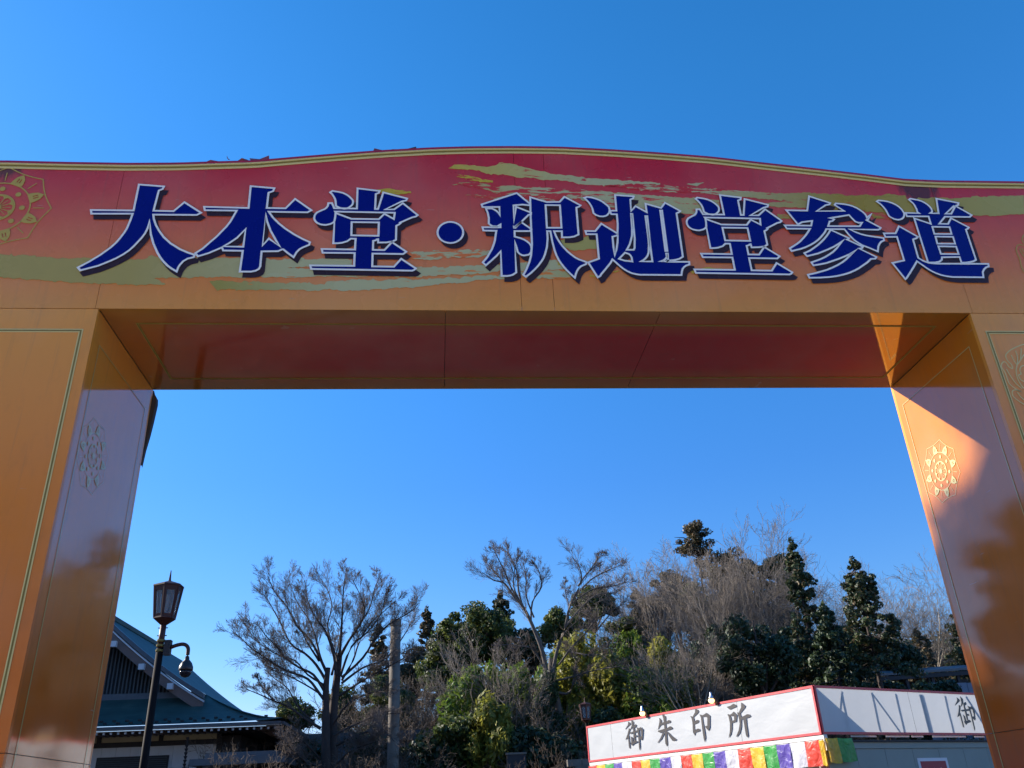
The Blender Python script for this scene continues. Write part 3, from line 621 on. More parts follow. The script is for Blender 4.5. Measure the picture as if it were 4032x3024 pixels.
def leaf_mat(name, dark, light, tip=None, trans=.35, rough=.55):
    m, nt, b = new_mat(name)
    g = nt.nodes.new('ShaderNodeNewGeometry')
    f = noise(nt, .9, 3)
    c = mixc(nt, maprange(nt, f, .35, .65), dark, light)
    rnd = maprange(nt, g.outputs['Random Per Island'], 0, 1, .55, 1.45)
    vv = nt.nodes.new('ShaderNodeVectorMath'); vv.operation = 'SCALE'; nt.links.new(c, vv.inputs[0]); nt.links.new(rnd, vv.inputs['Scale'])
    c = vv.outputs[0]
    if tip: c = mixc(nt, maprange(nt, g.outputs['Random Per Island'], .80, .86), c, tip)
    nt.links.new(c, b.inputs['Base Color']); b.inputs['Roughness'].default_value = rough
    tr = nt.nodes.new('ShaderNodeBsdfTranslucent'); nt.links.new(c, tr.inputs['Color'])
    mx = nt.nodes.new('ShaderNodeMixShader'); mx.inputs[0].default_value = trans
    out = nt.nodes['Material Output']
    nt.links.new(b.outputs[0], mx.inputs[1]); nt.links.new(tr.outputs[0], mx.inputs[2]); nt.links.new(mx.outputs[0], out.inputs['Surface'])
    return m
M['cedar'] = leaf_mat('cedar_leaf', (.026, .048, .022), (.065, .09, .032), (.13, .09, .04), .25)
M['cedar_brown'] = leaf_mat('cedar_leaf_rusty', (.05, .055, .024), (.115, .09, .042), (.18, .11, .05), .25)
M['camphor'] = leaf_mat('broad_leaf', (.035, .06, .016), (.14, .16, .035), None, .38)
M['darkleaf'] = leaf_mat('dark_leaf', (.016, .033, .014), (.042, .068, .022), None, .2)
M['bamboo'] = leaf_mat('bamboo_leaf', (.15, .165, .03), (.33, .30, .045), None, .45)
M['bamboo_green'] = leaf_mat('green_bamboo_leaf', (.09, .16, .02), (.20, .26, .035), None, .45)
M['ivy'] = leaf_mat('ivy_leaf', (.03, .055, .02), (.06, .09, .03), None, .3)
M['bark'] = plain('grey_bark', (.12, .10, .085), .9, .45, 7, bumps=.4, mscale=(1, 1, .35))
M['bark_dark'] = plain('dark_bark', (.055, .04, .035), .9, .4, 7, bumps=.4)
M['bark_pale'] = plain('pale_bark', (.30, .26, .21), .9, .35, 6, bumps=.3)
M['twig'] = plain('twig_bark', (.15, .12, .105), .9, .35, 2)
M['twig_pale'] = plain('twig_bark_pale', (.21, .175, .145), .9, .35, 2)
M['twig_brown'] = plain('brown_twig', (.13, .095, .07), .9, .4, 2)

def tubes_mesh(br, sides=3):
    """br: list of (pts list, radii list) -> V,F (quads)"""
    P = []; R_ = []; first = []; Tn = []
    for pts, rad in br:
        a = np.asarray(pts, float); t = np.gradient(a, axis=0) if len(a) > 1 else np.zeros_like(a)
        first.append((len(P), len(a))); P.extend(a); R_.extend(rad); Tn.extend(t)
    P = np.array(P); R_ = np.array(R_); Tn = np.array(Tn); Tn /= np.linalg.norm(Tn, axis=1, keepdims=True)+1e-9
    ref = np.where(np.abs(Tn[:, 2:3]) < .9, np.array([[0, 0, 1.]]), np.array([[1., 0, 0]]))
    A = np.cross(Tn, ref); A /= np.linalg.norm(A, axis=1, keepdims=True)+1e-9; B = np.cross(Tn, A)
    ang = 2*np.pi*np.arange(sides)/sides
    V = (P[:, None, :]+R_[:, None, None]*(np.cos(ang)[None, :, None]*A[:, None, :]+np.sin(ang)[None, :, None]*B[:, None, :])).reshape(-1, 3)
    idx = np.concatenate([np.arange(s, s+n-1) for s, n in first]); k = np.arange(sides); k2 = (k+1) % sides
    F = np.stack([idx[:, None]*sides+k, idx[:, None]*sides+k2, (idx[:, None]+1)*sides+k2, (idx[:, None]+1)*sides+k], 2).reshape(-1, 4)
    return V, F
rr = random.Random(11)
def unit(v):
    l = math.sqrt(v[0]**2+v[1]**2+v[2]**2)+1e-9; return (v[0]/l, v[1]/l, v[2]/l)
def branch(out, p, d, L, r, lev, maxlev, spread=.6, up=.12, dens=(9, 7, 5, 3), tipr=.006, wob=.13):
    n = max(1, 5-lev) if lev > 4 else max(2, 5-lev); pts = [p]; dirs = [d]
    for i in range(n):
        d = unit((d[0]+rr.gauss(0, wob), d[1]+rr.gauss(0, wob), d[2]+rr.gauss(0, wob)+up))
        q = pts[-1]; s = L/n; pts.append((q[0]+d[0]*s, q[1]+d[1]*s, q[2]+d[2]*s)); dirs.append(d)
    rad = [r+(tipr-r)*(i/n)**.8 for i in range(n+1)]
    out[lev].append((pts, rad))
    if lev < maxlev: kids(out, pts, dirs, rad, L, lev, maxlev, spread, up, dens, tipr, wob)
def kids(out, pts, dirs, rad, L, lev, maxlev, spread, up, dens, tipr, wob, t0=.2):
    n = len(pts)-1; N_ = dens[min(lev, len(dens)-1)]
    for k in range(N_):
        t = t0+(1-t0)*(k+rr.random())/N_; x = min(t*n, n-1e-3); i = int(x); u = x-i
        a, b = pts[i], pts[i+1]; q = (a[0]+(b[0]-a[0])*u, a[1]+(b[1]-a[1])*u, a[2]+(b[2]-a[2])*u); dd = dirs[min(i+1, n)]
        s = spread*(.7+.6*rr.random()); w = unit((rr.gauss(0, 1), rr.gauss(0, 1), rr.gauss(0, .8)))
        nd = unit((dd[0]+w[0]*s, dd[1]+w[1]*s, dd[2]+w[2]*s+.05))
        l = L*(.40+.32*rr.random())*(1.15-.5*t)
        rb = max(tipr, (rad[i]+(rad[i+1]-rad[i])*u)*.45)
        branch(out, q, nd, l, rb, lev+1, maxlev, spread, up, dens, tipr, wob)
def poly_limb(out, px, org, s, y0, y1, r0, r1, lev0=0, maxlev=3, dens=(9, 7, 5, 3), spread=.55, L=None, up=.1, tipr=.006, t0=.25):
    n = len(px); W_ = []
    for i, (a, b) in enumerate(px):
        t = i/(n-1); w = at(org[0]+a*s, org[1]+b*s, y0+(y1-y0)*t**1.3); W_.append(w)
    S = [tuple(p) for p in smooth3(W_, 3)]; m = len(S)
    rad = [r0+(r1-r0)*(i/(m-1))**.8 for i in range(m)]
    dirs = [unit(tuple(S[min(i+1, m-1)][k]-S[max(i-1, 0)][k] for k in range(3))) for i in range(m)]
    out[lev0].append((S, rad))
    LL = L or sum(math.dist(S[i], S[i+1]) for i in range(m-1))*.37
    kids(out, S, dirs, rad, LL, lev0, maxlev, spread, up, dens, tipr, .13, t0)
def smooth3(P, n=3):
    P = [np.array(p, float) for p in P]; out = []
    for i in range(len(P)-1):
        p0, p1, p2, p3 = P[max(i-1, 0)], P[i], P[i+1], P[min(i+2, len(P)-1)]
        for k in range(n):
            t = k/n; out.append(.5*((2*p1)+(-p0+p2)*t+(2*p0-5*p1+4*p2-p3)*t*t+(-p0+3*p1-3*p2+p3)*t**3))
    out.append(P[-1]); return out
def finish_tree(out, name, base, label, cat, group, mats=('bark', 'twig'), thick=1):
    root = empty(name, tuple(base), label, cat, group)
    B0 = np.array(base)
    big = [b for l in range(0, thick+1) for b in out[l]]; small = [b for l in range(thick+1, len(out)) for b in out[l]]
    V, F = tubes_mesh(big, 7); o = np_mesh('trunk', V-B0, F, M[mats[0]], root, True)
    if small:
        V, F = tubes_mesh(small, 3); np_mesh('twigs', V-B0, F, M[mats[1]], root)
    return root

# ================================================================== BARE TREES TRACED FROM THE VIEW
A2 = ((900, 2100), 1200/2155)
def T(out, px, y0, y1, r0, r1, **k): poly_limb(out, px, A2[0], A2[1], y0, y1, r0*.72, r1*.7, **k)
y = 38.5
out = [[], [], [], [], [], []]
nb = dict(lev0=1, maxlev=5, dens=(9, 17, 9, 4, 3), spread=.6, tipr=.0038, up=.07)
poly_limb(out, [(700, 2100), (690, 1659), (688, 1300), (690, 1080), (705, 950)], A2[0], A2[1], y, y, .25, .10, lev0=0, maxlev=0, dens=(0,))
poly_limb(out, [(740, 2100), (735, 1659), (738, 1300), (765, 1040), (785, 850)], A2[0], A2[1], y+.4, y+.4, .29, .13, lev0=0, maxlev=0, dens=(0,))
for px, dy, r in [([(690,1200),(640,1130),(560,1030),(430,980),(330,930),(260,880),(170,820),(90,745),(30,700)], -1.5, .12),
    ([(680,1120),(600,1000),(500,950),(400,880),(330,790),(260,720),(205,640)], -2.5, .11), ([(700,1060),(620,930),(540,850),(440,780),(370,640),(300,510),(250,430)], 1, .12),
    ([(700,1000),(640,870),(580,760),(480,650),(420,530),(330,420),(275,300)], -2, .12), ([(690,980),(650,880),(610,720),(560,600),(480,480),(430,340)], 2, .11),
    ([(760,1000),(745,870),(690,700),(620,600),(560,480),(540,330)], -1.2, .12), ([(775,900),(735,800),(700,650),(730,520),(700,400),(650,320)], 3, .09),
    ([(785,850),(800,650),(812,400),(830,270)], .3, .12), ([(790,860),(850,760),(930,640),(960,520),(880,330)], -2.2, .10), ([(790,870),(850,760),(930,640),(1000,520),(1030,400),(1070,300)], 2, .12),
    ([(790,1010),(870,800),(980,700),(1080,560),(1110,420)], -.6, .10), ([(800,1020),(950,880),(1040,740),(1140,640),(1280,560),(1340,500)], -1.6, .11), ([(800,1060),(950,950),(1120,880),(1260,690),(1300,600)], 2.5, .10),
    ([(780,1150),(950,1040),(1150,930),(1300,850)], -2, .10), ([(650,1380),(540,1310),(430,1230),(330,1190),(220,1140),(120,1100)], -2, .12), ([(600,1330),(500,1240),(420,1100),(330,1030),(250,960)], 1.5, .08),
    ([(330,1190),(250,1100),(200,1020)], -1, .06), ([(740,1350),(850,1200),(1000,1130),(1110,1120)], -3, .09), ([(760,1500),(900,1430),(1010,1400),(1120,1420),(1170,1470)], -3.4, .09),
    ([(650,1600),(560,1500),(450,1420),(380,1400)], -2.5, .08), ([(660,1650),(560,1620),(480,1560),(400,1480)], -3.5, .07), ([(760,1640),(860,1540),(960,1500),(1060,1470)], -3, .08), ([(740,1430),(900,1350),(1050,1290),(1200,1270)], 1, .08),
    ([(800,1040),(880,900),(920,780),(1000,640),(1090,560),(1180,480)], 1, .09), ([(690,1080),(560,1000),(470,900),(330,850),(200,760),(110,640)], .5, .08), ([(640,1130),(560,1080),(430,1010),(300,960),(210,880)], 1.8, .07)]:
    T(out, px, y, y+dy, r*.85, .018, **nb)
for px, dy in [([(730,1000),(770,820),(790,700)], 2), ([(640,900),(560,780),(520,700)], -3)]: T(out, px, y, y+dy, .08, .02, **nb)
base = at(900+715*A2[1], 2100+1659*A2[1], y); base[2] = 0
for st in (0, 1): out[0][st][0].insert(0, (out[0][st][0][0][0], out[0][st][0][0][1], 0.)); out[0][st][1].insert(0, .36)
finish_tree(out, 'bare_tree', base, 'large leafless fan shaped tree with two dark trunks to the right of the temple hall', 'tree', 'leafless trees', ('bark_dark', 'twig'))

# second: tall forked tree in the middle
A3 = ((1800, 2000), 1100/1782); y = 46
out = [[], [], [], [], [], []]
def T3(px, dy, r, **k):
    q = dict(nb); q.update(k); poly_limb(out, px, A3[0], A3[1], y, y+dy, r*.75, .018, **q)
poly_limb(out, [(590, 1900), (590, 1500), (580, 1250), (575, 1050)], A3[0], A3[1], y, y, .28, .2, lev0=0, maxlev=0, dens=(0,))
poly_limb(out, [(600, 1900), (640, 1500), (650, 1300), (600, 1100), (600, 960)], A3[0], A3[1], y+.3, y+.3, .26, .14, lev0=0, maxlev=0, dens=(0,))
d2 = dict(dens=(9, 13, 9, 5, 2))
for px, dy, r in [([(570,1060),(545,920),(480,750),(420,630),(360,560),(300,480),(230,460),(160,410)], -1, .19), ([(400,600),(340,500),(300,400),(250,300),(240,270)], -2, .08), ([(420,640),(390,520),(380,400),(330,300),(300,270)], 1.5, .09),
    ([(470,740),(480,600),(540,500),(520,400),(490,350)], -1.5, .08), ([(400,600),(360,500),(370,380),(400,300)], .5, .07), ([(360,560),(290,470),(230,400),(180,340)], 1.2, .06), ([(490,700),(440,560),(440,440),(420,350)], -.8, .07),
    ([(610,1050),(640,900),(690,760),(720,620),(790,480),(780,380),(730,310)], -1.5, .16), ([(770,500),(820,430),(860,380),(900,320),(930,300)], -2, .07), ([(740,580),(850,460),(960,400),(1030,370)], 1.5, .08), ([(730,610),(860,520),(980,500),(1090,470)], -1, .07),
    ([(690,760),(770,660),(880,560),(1000,540)], 2, .07), ([(650,1000),(730,890),(800,820),(900,700),(1050,620)], -2, .08), ([(720,640),(690,540),(690,460)], 1, .05), ([(640,1100),(760,1070),(900,1030),(1050,1010)], -2.5, .08), ([(730,920),(850,940),(930,930)], -2, .07), ([(560,1030),(480,900),(380,880),(280,870)], -2, .07), ([(650,1180),(720,1170),(760,1000),(730,930),(680,900)], -1.5, .10)]:
    T3(px, dy, r, **d2)
base = at(1800+595*A3[1], 2000+1600*A3[1], y); base[2] = float(ground_h(base[0], base[1]))-.3
finish_tree(out, 'bare_tree', base, 'tall leafless tree forking into two high crowns, ivy on its lower trunk', 'tree', 'leafless trees', ('bark', 'twig'))
mb_c = []
for t in np.linspace(0, 1, 26):
    p = at(1800+(575+20*math.sin(t*9))*A3[1], 2000+(1080+470*t)*A3[1], y-.3); mb_c.append(p)
    if t > .4: mb_c.append(at(1800+(650+25*math.sin(t*7))*A3[1], 2000+(1200+350*t)*A3[1], y-.3))
V, F = leaf_mesh(np.array(mb_c), np.full((len(mb_c), 3), .42), 110, .13, RNG)
ivy = np_mesh('ivy', V, F, M['ivy']); tag(ivy, 'dark ivy climbing the trunks of the forked leafless tree in the middle', 'ivy')

# generic leafless trees, each built once and copied
def generic_bare(height, spread0, nl, seed, mats, name, fan=.5, dens=(8, 9, 7, 5, 3), r=.16, trunk=.22, wob=.15):
    global rr
    rr = random.Random(seed); out = [[], [], [], [], [], []]
    th = height*trunk
    tp = [(0, 0, -1.), (rr.gauss(0, .1), rr.gauss(0, .1), th*.5), (rr.gauss(0, .2), rr.gauss(0, .2), th)]
    out[0].append((tp, [r*1.25, r*1.05, r]))
    for k in range(nl):
        a = 2*math.pi*(k+rr.random()*.6)/nl; s = fan*(.35+.9*rr.random())
        d = unit((math.cos(a)*s, math.sin(a)*s, 1)); i = rr.random()*.3
        p0 = tp[2]; p0 = (p0[0], p0[1], p0[2]-th*i)
        branch(out, p0, d, (height-th)*(.62+.3*rr.random()), r*.42, 1, 5, spread0, .03, dens, .0065, wob)
    return finish_tree(out, name, (0, 0, 0), None, None, None, mats)
gen = {'broom': generic_bare(10, .6, 9, 3, ('bark_pale', 'twig_pale'), 'bare_tree', .75, (8, 8, 6, 4, 2), .20), 'wide': generic_bare(12, .75, 8, 5, ('bark_pale', 'twig_pale'), 'bare_tree', 1.2, (8, 8, 6, 4, 2), .27, .3, .2),
       'shrub': generic_bare(5, .9, 10, 9, ('twig_brown', 'twig_brown'), 'bare_shrub', 1.8, (7, 8, 6, 4, 2), .05, .1, .25)}
used = set()
def place(kind, px, py_top, y, label, cat, group, h=None, rz=None, lean=0, dz=0, gs=None):
    src = gen[kind]; H0 = {'broom': 10, 'wide': 12, 'shrub': 5}[kind]
    o = src if kind not in used else copy_tree(src); used.add(kind)
    w = at(px, py_top, y)
    gz = float(ground_h(w[0], w[1]))+dz
    H = h or max(2., w[2]-gz); s = H/(H0*1.0)
    if h: gz = w[2]-h
    o.location = (w[0], w[1], gz); o.scale = (s*(gs or 1), s*(gs or 1), s); o.rotation_euler = (0, lean, rz if rz is not None else rr.uniform(0, 6.28))
    tag(o, label, cat, group); return o
LT = 'leafless trees'
for a in [('broom', 2560, 2230, 60, 'leafless pale tree with a rounded crown at the left foot of the high wooded rise', 'tree', LT, 11),
          ('wide', 2650, 2180, 62, 'leafless tree with pale limbs directly under the lone topmost pine', 'tree', LT, 12), ('broom', 2900, 2150, 57, 'leafless tree with many upright pale limbs on the crest between pine and cedar', 'tree', LT, 12),
          ('wide', 3010, 2190, 55, 'leafless tree with spreading pale limbs in front of the crest, beside the tall dark cedar', 'tree', LT, 11), ('broom', 2790, 2210, 54, 'leafless brownish tree below the topmost pine', 'tree', LT, 10),
          ('wide', 3120, 2290, 56, 'leafless tree with crooked pale limbs before the tall dark cedar', 'tree', LT, 9),
          ('wide', 3560, 2235, 66, 'wide leafless tree with fine drooping twigs against the sky beside the right gate post', 'tree', LT, 15), ('wide', 3300, 2260, 72, 'thin leafless tree between the two dark cedars', 'tree', LT, 12), ('broom', 3650, 2330, 70, 'leafless tree partly behind the right gate post', 'tree', LT, 12),
          ('broom', 2700, 2480, 44, 'small leafless fan shaped tree just behind the second lamp of the white booth', 'tree', LT, 6.5), 
          ('wide', 2330, 2470, 60, 'leafless brown tree behind the right fork of the tall forked tree', 'tree', LT, 8), ('broom', 1960, 2560, 47, 'thin pale leafless tree among the yellow bamboo', 'tree', LT, 9),
          ('wide', 1600, 2650, 50, 'low leafless tree behind the stone pillar', 'tree', LT, 6),
          ('broom', 2450, 2380, 64, 'leafless grey tree left of the crest', 'tree', LT, 10), ]:
    place(*a)
BS = 'bare brown shrubs on the slope'
for px, py, yy, lab in [(1570,2720,62,'leafless shrub far behind the left side of the pillar'), (1660,2720,66,'leafless shrub far behind the right side of the pillar'), (1750,2740,64,'leafless shrub low below the round evergreen'), (1840,2720,66,'leafless shrub behind the tall green bamboo'), (1110,2890,43,'tangled leafless shrub just right of the hall porch'), (1210,2900,35,'tangled leafless shrub left of the double trunks'), (1420,2900,36,'tangled leafless shrub right of the double trunks'), (1480,2740,46,'leafless brown shrub behind the double trunks'),
      (1640,2760,47,'leafless brown shrub right of the pillar at mid height'), (1720,2700,50,'leafless brown shrub under the slim cedar'), (1590,2860,44,'low leafless shrub at the foot of the pillar'), (1670,2640,60,'leafless brown shrub on the slope right of the pillar'), (1780,2660,58,'leafless brown shrub on the slope below the round evergreen'), (1900,2640,60,'leafless brown shrub on the slope below the cedar with the mast'), (1600,2700,57,'leafless brown shrub on the slope touching the pillar'), (2080,2560,60,'leafless brown shrub between cedar and forked tree'), (1980,2700,53,'leafless brown shrub above the golden bamboo plume'), (1850,2700,52,'leafless brown shrub above the green bush'),
      (2240,2760,47,'leafless shrub right of the ivy trunks'), (2900,2760,43,'leafless shrub behind the top of the character 所'),
      (2400,2520,58,'leafless brown shrub high behind the bamboo'), (2540,2470,57,'leafless brown shrub under the rusty cedar'), (2680,2420,56,'leafless brown shrub under the crest trees'), (3200,2640,50,'leafless shrub behind the booth corner'), (2150,2900,41,'leafless shrub at the foot of the ivy trunks')]:
    place('shrub', px, py, yy, lab, 'shrub', BS, None)

# ================================================================== EVERGREENS
def evergreen(kind, cx, top, y, wpx, bottom, mat, label, group='evergreen trees', n=None, size=.2, depth=None, seed=None, cat='tree', name='evergreen_tree', trunk=True, lean=0, dens=1.0):
    """cx, top, bottom, wpx in photo pixels of the crown as seen; built where it stands"""
    rng = np.random.default_rng(seed if seed is not None else int(cx*7+top))
    t = at(cx, top, y); bo = at(cx, bottom, y); H = t[2]-bo[2]; Wd = abs(at(cx+wpx/2, (top+bottom)/2, y)[0]-at(cx-wpx/2, (top+bottom)/2, y)[0])
    cx0, cy0 = (t[0]+bo[0])/2, y; z0 = bo[2]
    gz = float(ground_h(cx0, cy0)); C = []; Rd = []; limbs = []
    if kind == 'cedar':
        ph = rng.random()*6
        for j in range(int(50+Wd*H*5.2)):
            f = rng.random()**1.15; z = z0+H*f
            rad = Wd/2*((1-f)**.62+.02)*(.86+.2*math.sin(f*H*2.4+ph)+.14*rng.random())
            a = rng.random()*2*math.pi; q = rad*rng.random()**.45
            rs = (.17+.24*rng.random())*(1.2-.5*f)*max(.75, min(1.25, Wd/5))
            C.append((cx0+q*math.cos(a), cy0+q*math.sin(a), z-.18*q)); Rd.append((rs*1.15, rs*1.15, rs*.75))
            if j % 3 == 0: limbs.append(([(cx0, cy0, z+.1), (cx0+q*.9*math.cos(a), cy0+q*.9*math.sin(a), z-.15*q)], [.05, .02]))
        C.append((cx0, cy0, z0+H)); Rd.append((.16, .16, .35))
        n = n or 34
    elif kind == 'pine':
        for j in range(75):
            f = rng.random(); z = z0+H*f; a = rng.random()*6.283; rad = Wd/2*(.35+.75*math.sin(math.pi*min(.97, .2+.72*f)))*(.7+.3*math.sin(a*2+f*5))
            q = rad*rng.random()**.4; rs = .22+.25*rng.random(); C.append((cx0+q*math.cos(a), cy0+q*math.sin(a), z)); Rd.append((rs*1.2, rs*1.2, rs*.65))
            if j % 2 == 0: limbs.append(([(cx0, cy0, z-.5), (C[-1][0], C[-1][1], z)], [.06, .02]))
        for a_, zz, ll in ((3.3, .45, 1.35), (3.0, .62, 1.2), (3.5, .25, 1.15)): limbs.append(([(cx0, cy0, z0+H*zz-.5), (cx0+Wd*.35*math.cos(a_), cy0, z0+H*zz), (cx0+Wd*.5*ll*math.cos(a_), cy0+.3, z0+H*zz+.15)], [.07, .045, .015]))
        n = n or 46
    elif kind == 'round':
        m = int(26+Wd*H*1.1)
        for j in range(m):
            d = rng.normal(size=3); d /= np.linalg.norm(d); d[2] = d[2]*.9+.1
            q = rng.random()**.35
            C.append((cx0+d[0]*Wd/2*q*.88, cy0+d[1]*Wd/2*q*.8, z0+H/2+d[2]*H/2*q*.9)); rs = (.45+.5*rng.random())*max(.7, min(1.4, Wd/7)); Rd.append((rs, rs, rs*.75))
            if j % 3 == 0: limbs.append(([(cx0, cy0, z0+H*.1), (C[-1][0], C[-1][1], C[-1][2])], [.09, .025]))
        n = n or 120
    elif kind == 'plume':                                     # bamboo: arching plumes
        m = int(20+Wd*H*.9)
        for j in range(m):
            u = rng.random()*2-1; f = rng.random()**.8; z = z0+H*f
            rad = Wd/2*(1-.55*f**2)
            C.append((cx0+u*rad, cy0+rng.normal()*Wd*.22, z)); rs = .35+.4*rng.random(); Rd.append((rs*.8, rs*.8, rs*1.3))
            if j % 5 == 0: limbs.append(([(cx0+u*rad*.6, cy0, gz-.3), (cx0+u*rad*.8, cy0, (gz+z)/2), (C[-1][0], C[-1][1], z)], [.03, .025, .01]))
        n = n or 130
    C = np.array(C); Rd = np.array(Rd)
    root = empty(name, (cx0, cy0, gz), label, cat, group); B0 = np.array([cx0, cy0, gz])
    V, F = leaf_mesh(C, Rd, int(n*dens), size, rng, droop=.5 if kind == 'plume' else (.15 if kind == 'cedar' else 0), aspect=3.2 if kind == 'plume' else 1.7)
    np_mesh('crown', V-B0, F, mat, root)
    tr = []
    if trunk and kind != 'plume': tr.append(([(cx0+lean, cy0, gz-.6), (cx0+lean*.5, cy0, gz*.5+z0*.5), (cx0, cy0, z0+H*.5), (cx0, cy0, z0+H*.92)], [max(.16, Wd*.042), max(.14, Wd*.036), Wd*.02, .03]))
    V, F = tubes_mesh(tr+limbs, 6); np_mesh('trunk', V-B0, F, M['bark_dark'] if kind != 'plume' else M['bamboo_green'], root, True)
    return root
EV = 'evergreen trees on the hill'; BB = 'bamboo clumps on the slope'
ev = [('pine', 2742, 2058, 66, 135, 2215, 'cedar_brown', 'dark pine standing highest of all on the crest', .22), ('cedar', 3170, 2132, 50, 200, 2720, 'cedar', 'tall narrow dark cedar left of the broader one, behind the booth corner', .22), ('cedar', 3405, 2210, 47, 280, 2640, 'cedar', 'broad dark cedar with a pointed top standing alone right of the booth corner', .22),
      ('cedar', 1680, 2400, 62, 170, 2790, 'cedar_brown', 'slim dark cedar immediately right of the stone pillar', .2), ('cedar', 1975, 2338, 60, 170, 2600, 'cedar', 'dark cedar with a mast behind it, between round evergreen and forked bare tree', .2), ('cedar', 1488, 2470, 60, 150, 2760, 'cedar_brown', 'slim rusty cedar seen through the fan shaped bare tree', .2),
      ('round', 1855, 2372, 54, 350, 2660, 'camphor', 'big round evergreen with a sunlit yellow green top left of the middle', .22), ('round', 1740, 2490, 55, 200, 2780, 'camphor', 'smaller round evergreen leaning on the big one at its left', .22),
      ('round', 2330, 2305, 62, 230, 2520, 'camphor', 'round evergreen behind the right fork of the bare tree', .22), ('round', 2190, 2390, 60, 160, 2560, 'camphor', 'olive evergreen between the two forks of the bare tree', .22), ('cedar', 2520, 2330, 66, 190, 2620, 'cedar_brown', 'rusty brown cedar left of the wooded crest', .22),
      ('round', 2850, 2140, 66, 200, 2360, 'cedar_brown', 'rusty rounded evergreen on the crest next to the topmost pine', .22), ('round', 2960, 2190, 64, 170, 2460, 'cedar_brown', 'brown green evergreen in the middle of the crest', .22), ('round', 3080, 2185, 64, 170, 2400, 'camphor', 'olive evergreen touching the tall narrow cedar', .22),
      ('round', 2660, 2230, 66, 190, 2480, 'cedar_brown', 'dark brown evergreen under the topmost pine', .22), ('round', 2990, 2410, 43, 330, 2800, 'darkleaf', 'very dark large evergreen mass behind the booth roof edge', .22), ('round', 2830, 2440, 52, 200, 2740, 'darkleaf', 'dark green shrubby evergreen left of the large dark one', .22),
      ('cedar', 3280, 2390, 46, 250, 2760, 'darkleaf', 'dark evergreen filling the gap between the two tall cedars', .22), ('cedar', 3630, 2490, 62, 150, 2660, 'cedar_brown', 'small rusty pine under the drooping bare twigs near the right post', .2), ('cedar', 3800, 2390, 62, 200, 2660, 'cedar', 'pine half hidden behind the right gate post', .2),
      ('round', 1150, 2745, 60, 180, 2900, 'camphor', 'low evergreen showing just beyond the corner of the hall roof', .2), ('round', 1340, 2660, 52, 150, 2980, 'camphor', 'olive evergreen behind the trunks of the fan shaped tree', .2), ('cedar', 3160, 2430, 48, 150, 2800, 'cedar', 'low olive conifer with a bare leaning trunk before it behind the booth', .2)]
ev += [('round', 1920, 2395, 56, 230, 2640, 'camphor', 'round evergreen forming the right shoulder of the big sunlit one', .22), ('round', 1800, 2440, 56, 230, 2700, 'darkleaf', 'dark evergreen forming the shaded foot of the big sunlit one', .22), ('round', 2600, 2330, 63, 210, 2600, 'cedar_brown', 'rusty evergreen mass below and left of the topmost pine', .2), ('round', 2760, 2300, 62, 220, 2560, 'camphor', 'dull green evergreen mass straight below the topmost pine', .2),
      ('round', 2900, 2300, 61, 200, 2560, 'cedar_brown', 'rusty evergreen mass between the pine and the tall narrow cedar', .2), ('round', 3060, 2340, 60, 200, 2640, 'darkleaf', 'dark evergreen mass just left of the tall narrow cedar', .2),
      ('round', 2470, 2420, 60, 220, 2700, 'camphor', 'olive evergreen mass left of the crest above the bamboo', .2), ('round', 3540, 2520, 58, 170, 2700, 'darkleaf', 'dark evergreen foot right of the broad cedar', .2), ('round', 2070, 2470, 60, 170, 2700, 'darkleaf', 'dark evergreen between the mast cedar and the forked tree', .2),
      ('round', 1520, 2640, 50, 200, 2960, 'camphor', 'olive evergreen between the fan shaped tree and the stone pillar', .2), ('round', 1640, 2560, 60, 150, 2760, 'cedar_brown', 'rusty evergreen low behind the stone pillar', .2), ('round', 3350, 2440, 55, 170, 2740, 'darkleaf', 'dark evergreen mass under the broad pointed cedar', .2)]
for kd, cx, tp, yy, w, bt, mt, lab, sz in ev: evergreen(kd, cx, tp, yy, w, bt, M[mt], lab, EV, size=sz*.72, dens=1.9)
for cx, tp, yy, w, bt, mt, lab in [(1870,2640,47,250,2920,'bamboo_green','tall green bamboo clump below the round evergreen'),(1990,2650,49,230,2950,'bamboo_green','green bamboo clump left of the forked bare tree'),(2310,2520,48,240,2880,'bamboo','yellow bamboo clump right of the forked bare tree'),(2420,2620,47,230,2880,'bamboo','yellow bamboo behind the left end of the booth sign'),(2560,2660,46,200,2850,'bamboo_green','green bamboo behind the first lamp of the booth'),
      (2620,2560,48,180,2800,'bamboo','yellow green bamboo between the two booth lamps'),(2210,2560,56,90,2780,'bamboo','narrow golden bamboo behind the fork of the bare tree'),(1940,2790,42,190,3010,'bamboo','drooping golden bamboo plume at the bottom of the picture'),(2480,2520,56,150,2700,'bamboo_green','faint green bamboo high on the slope'),(2180,2640,50,160,2800,'bamboo_green','olive bamboo behind the ivy trunks')]:
    evergreen('plume', cx, tp, yy, w, bt, M[mt], lab, BB, size=.2, cat='bamboo', name='bamboo_clump')
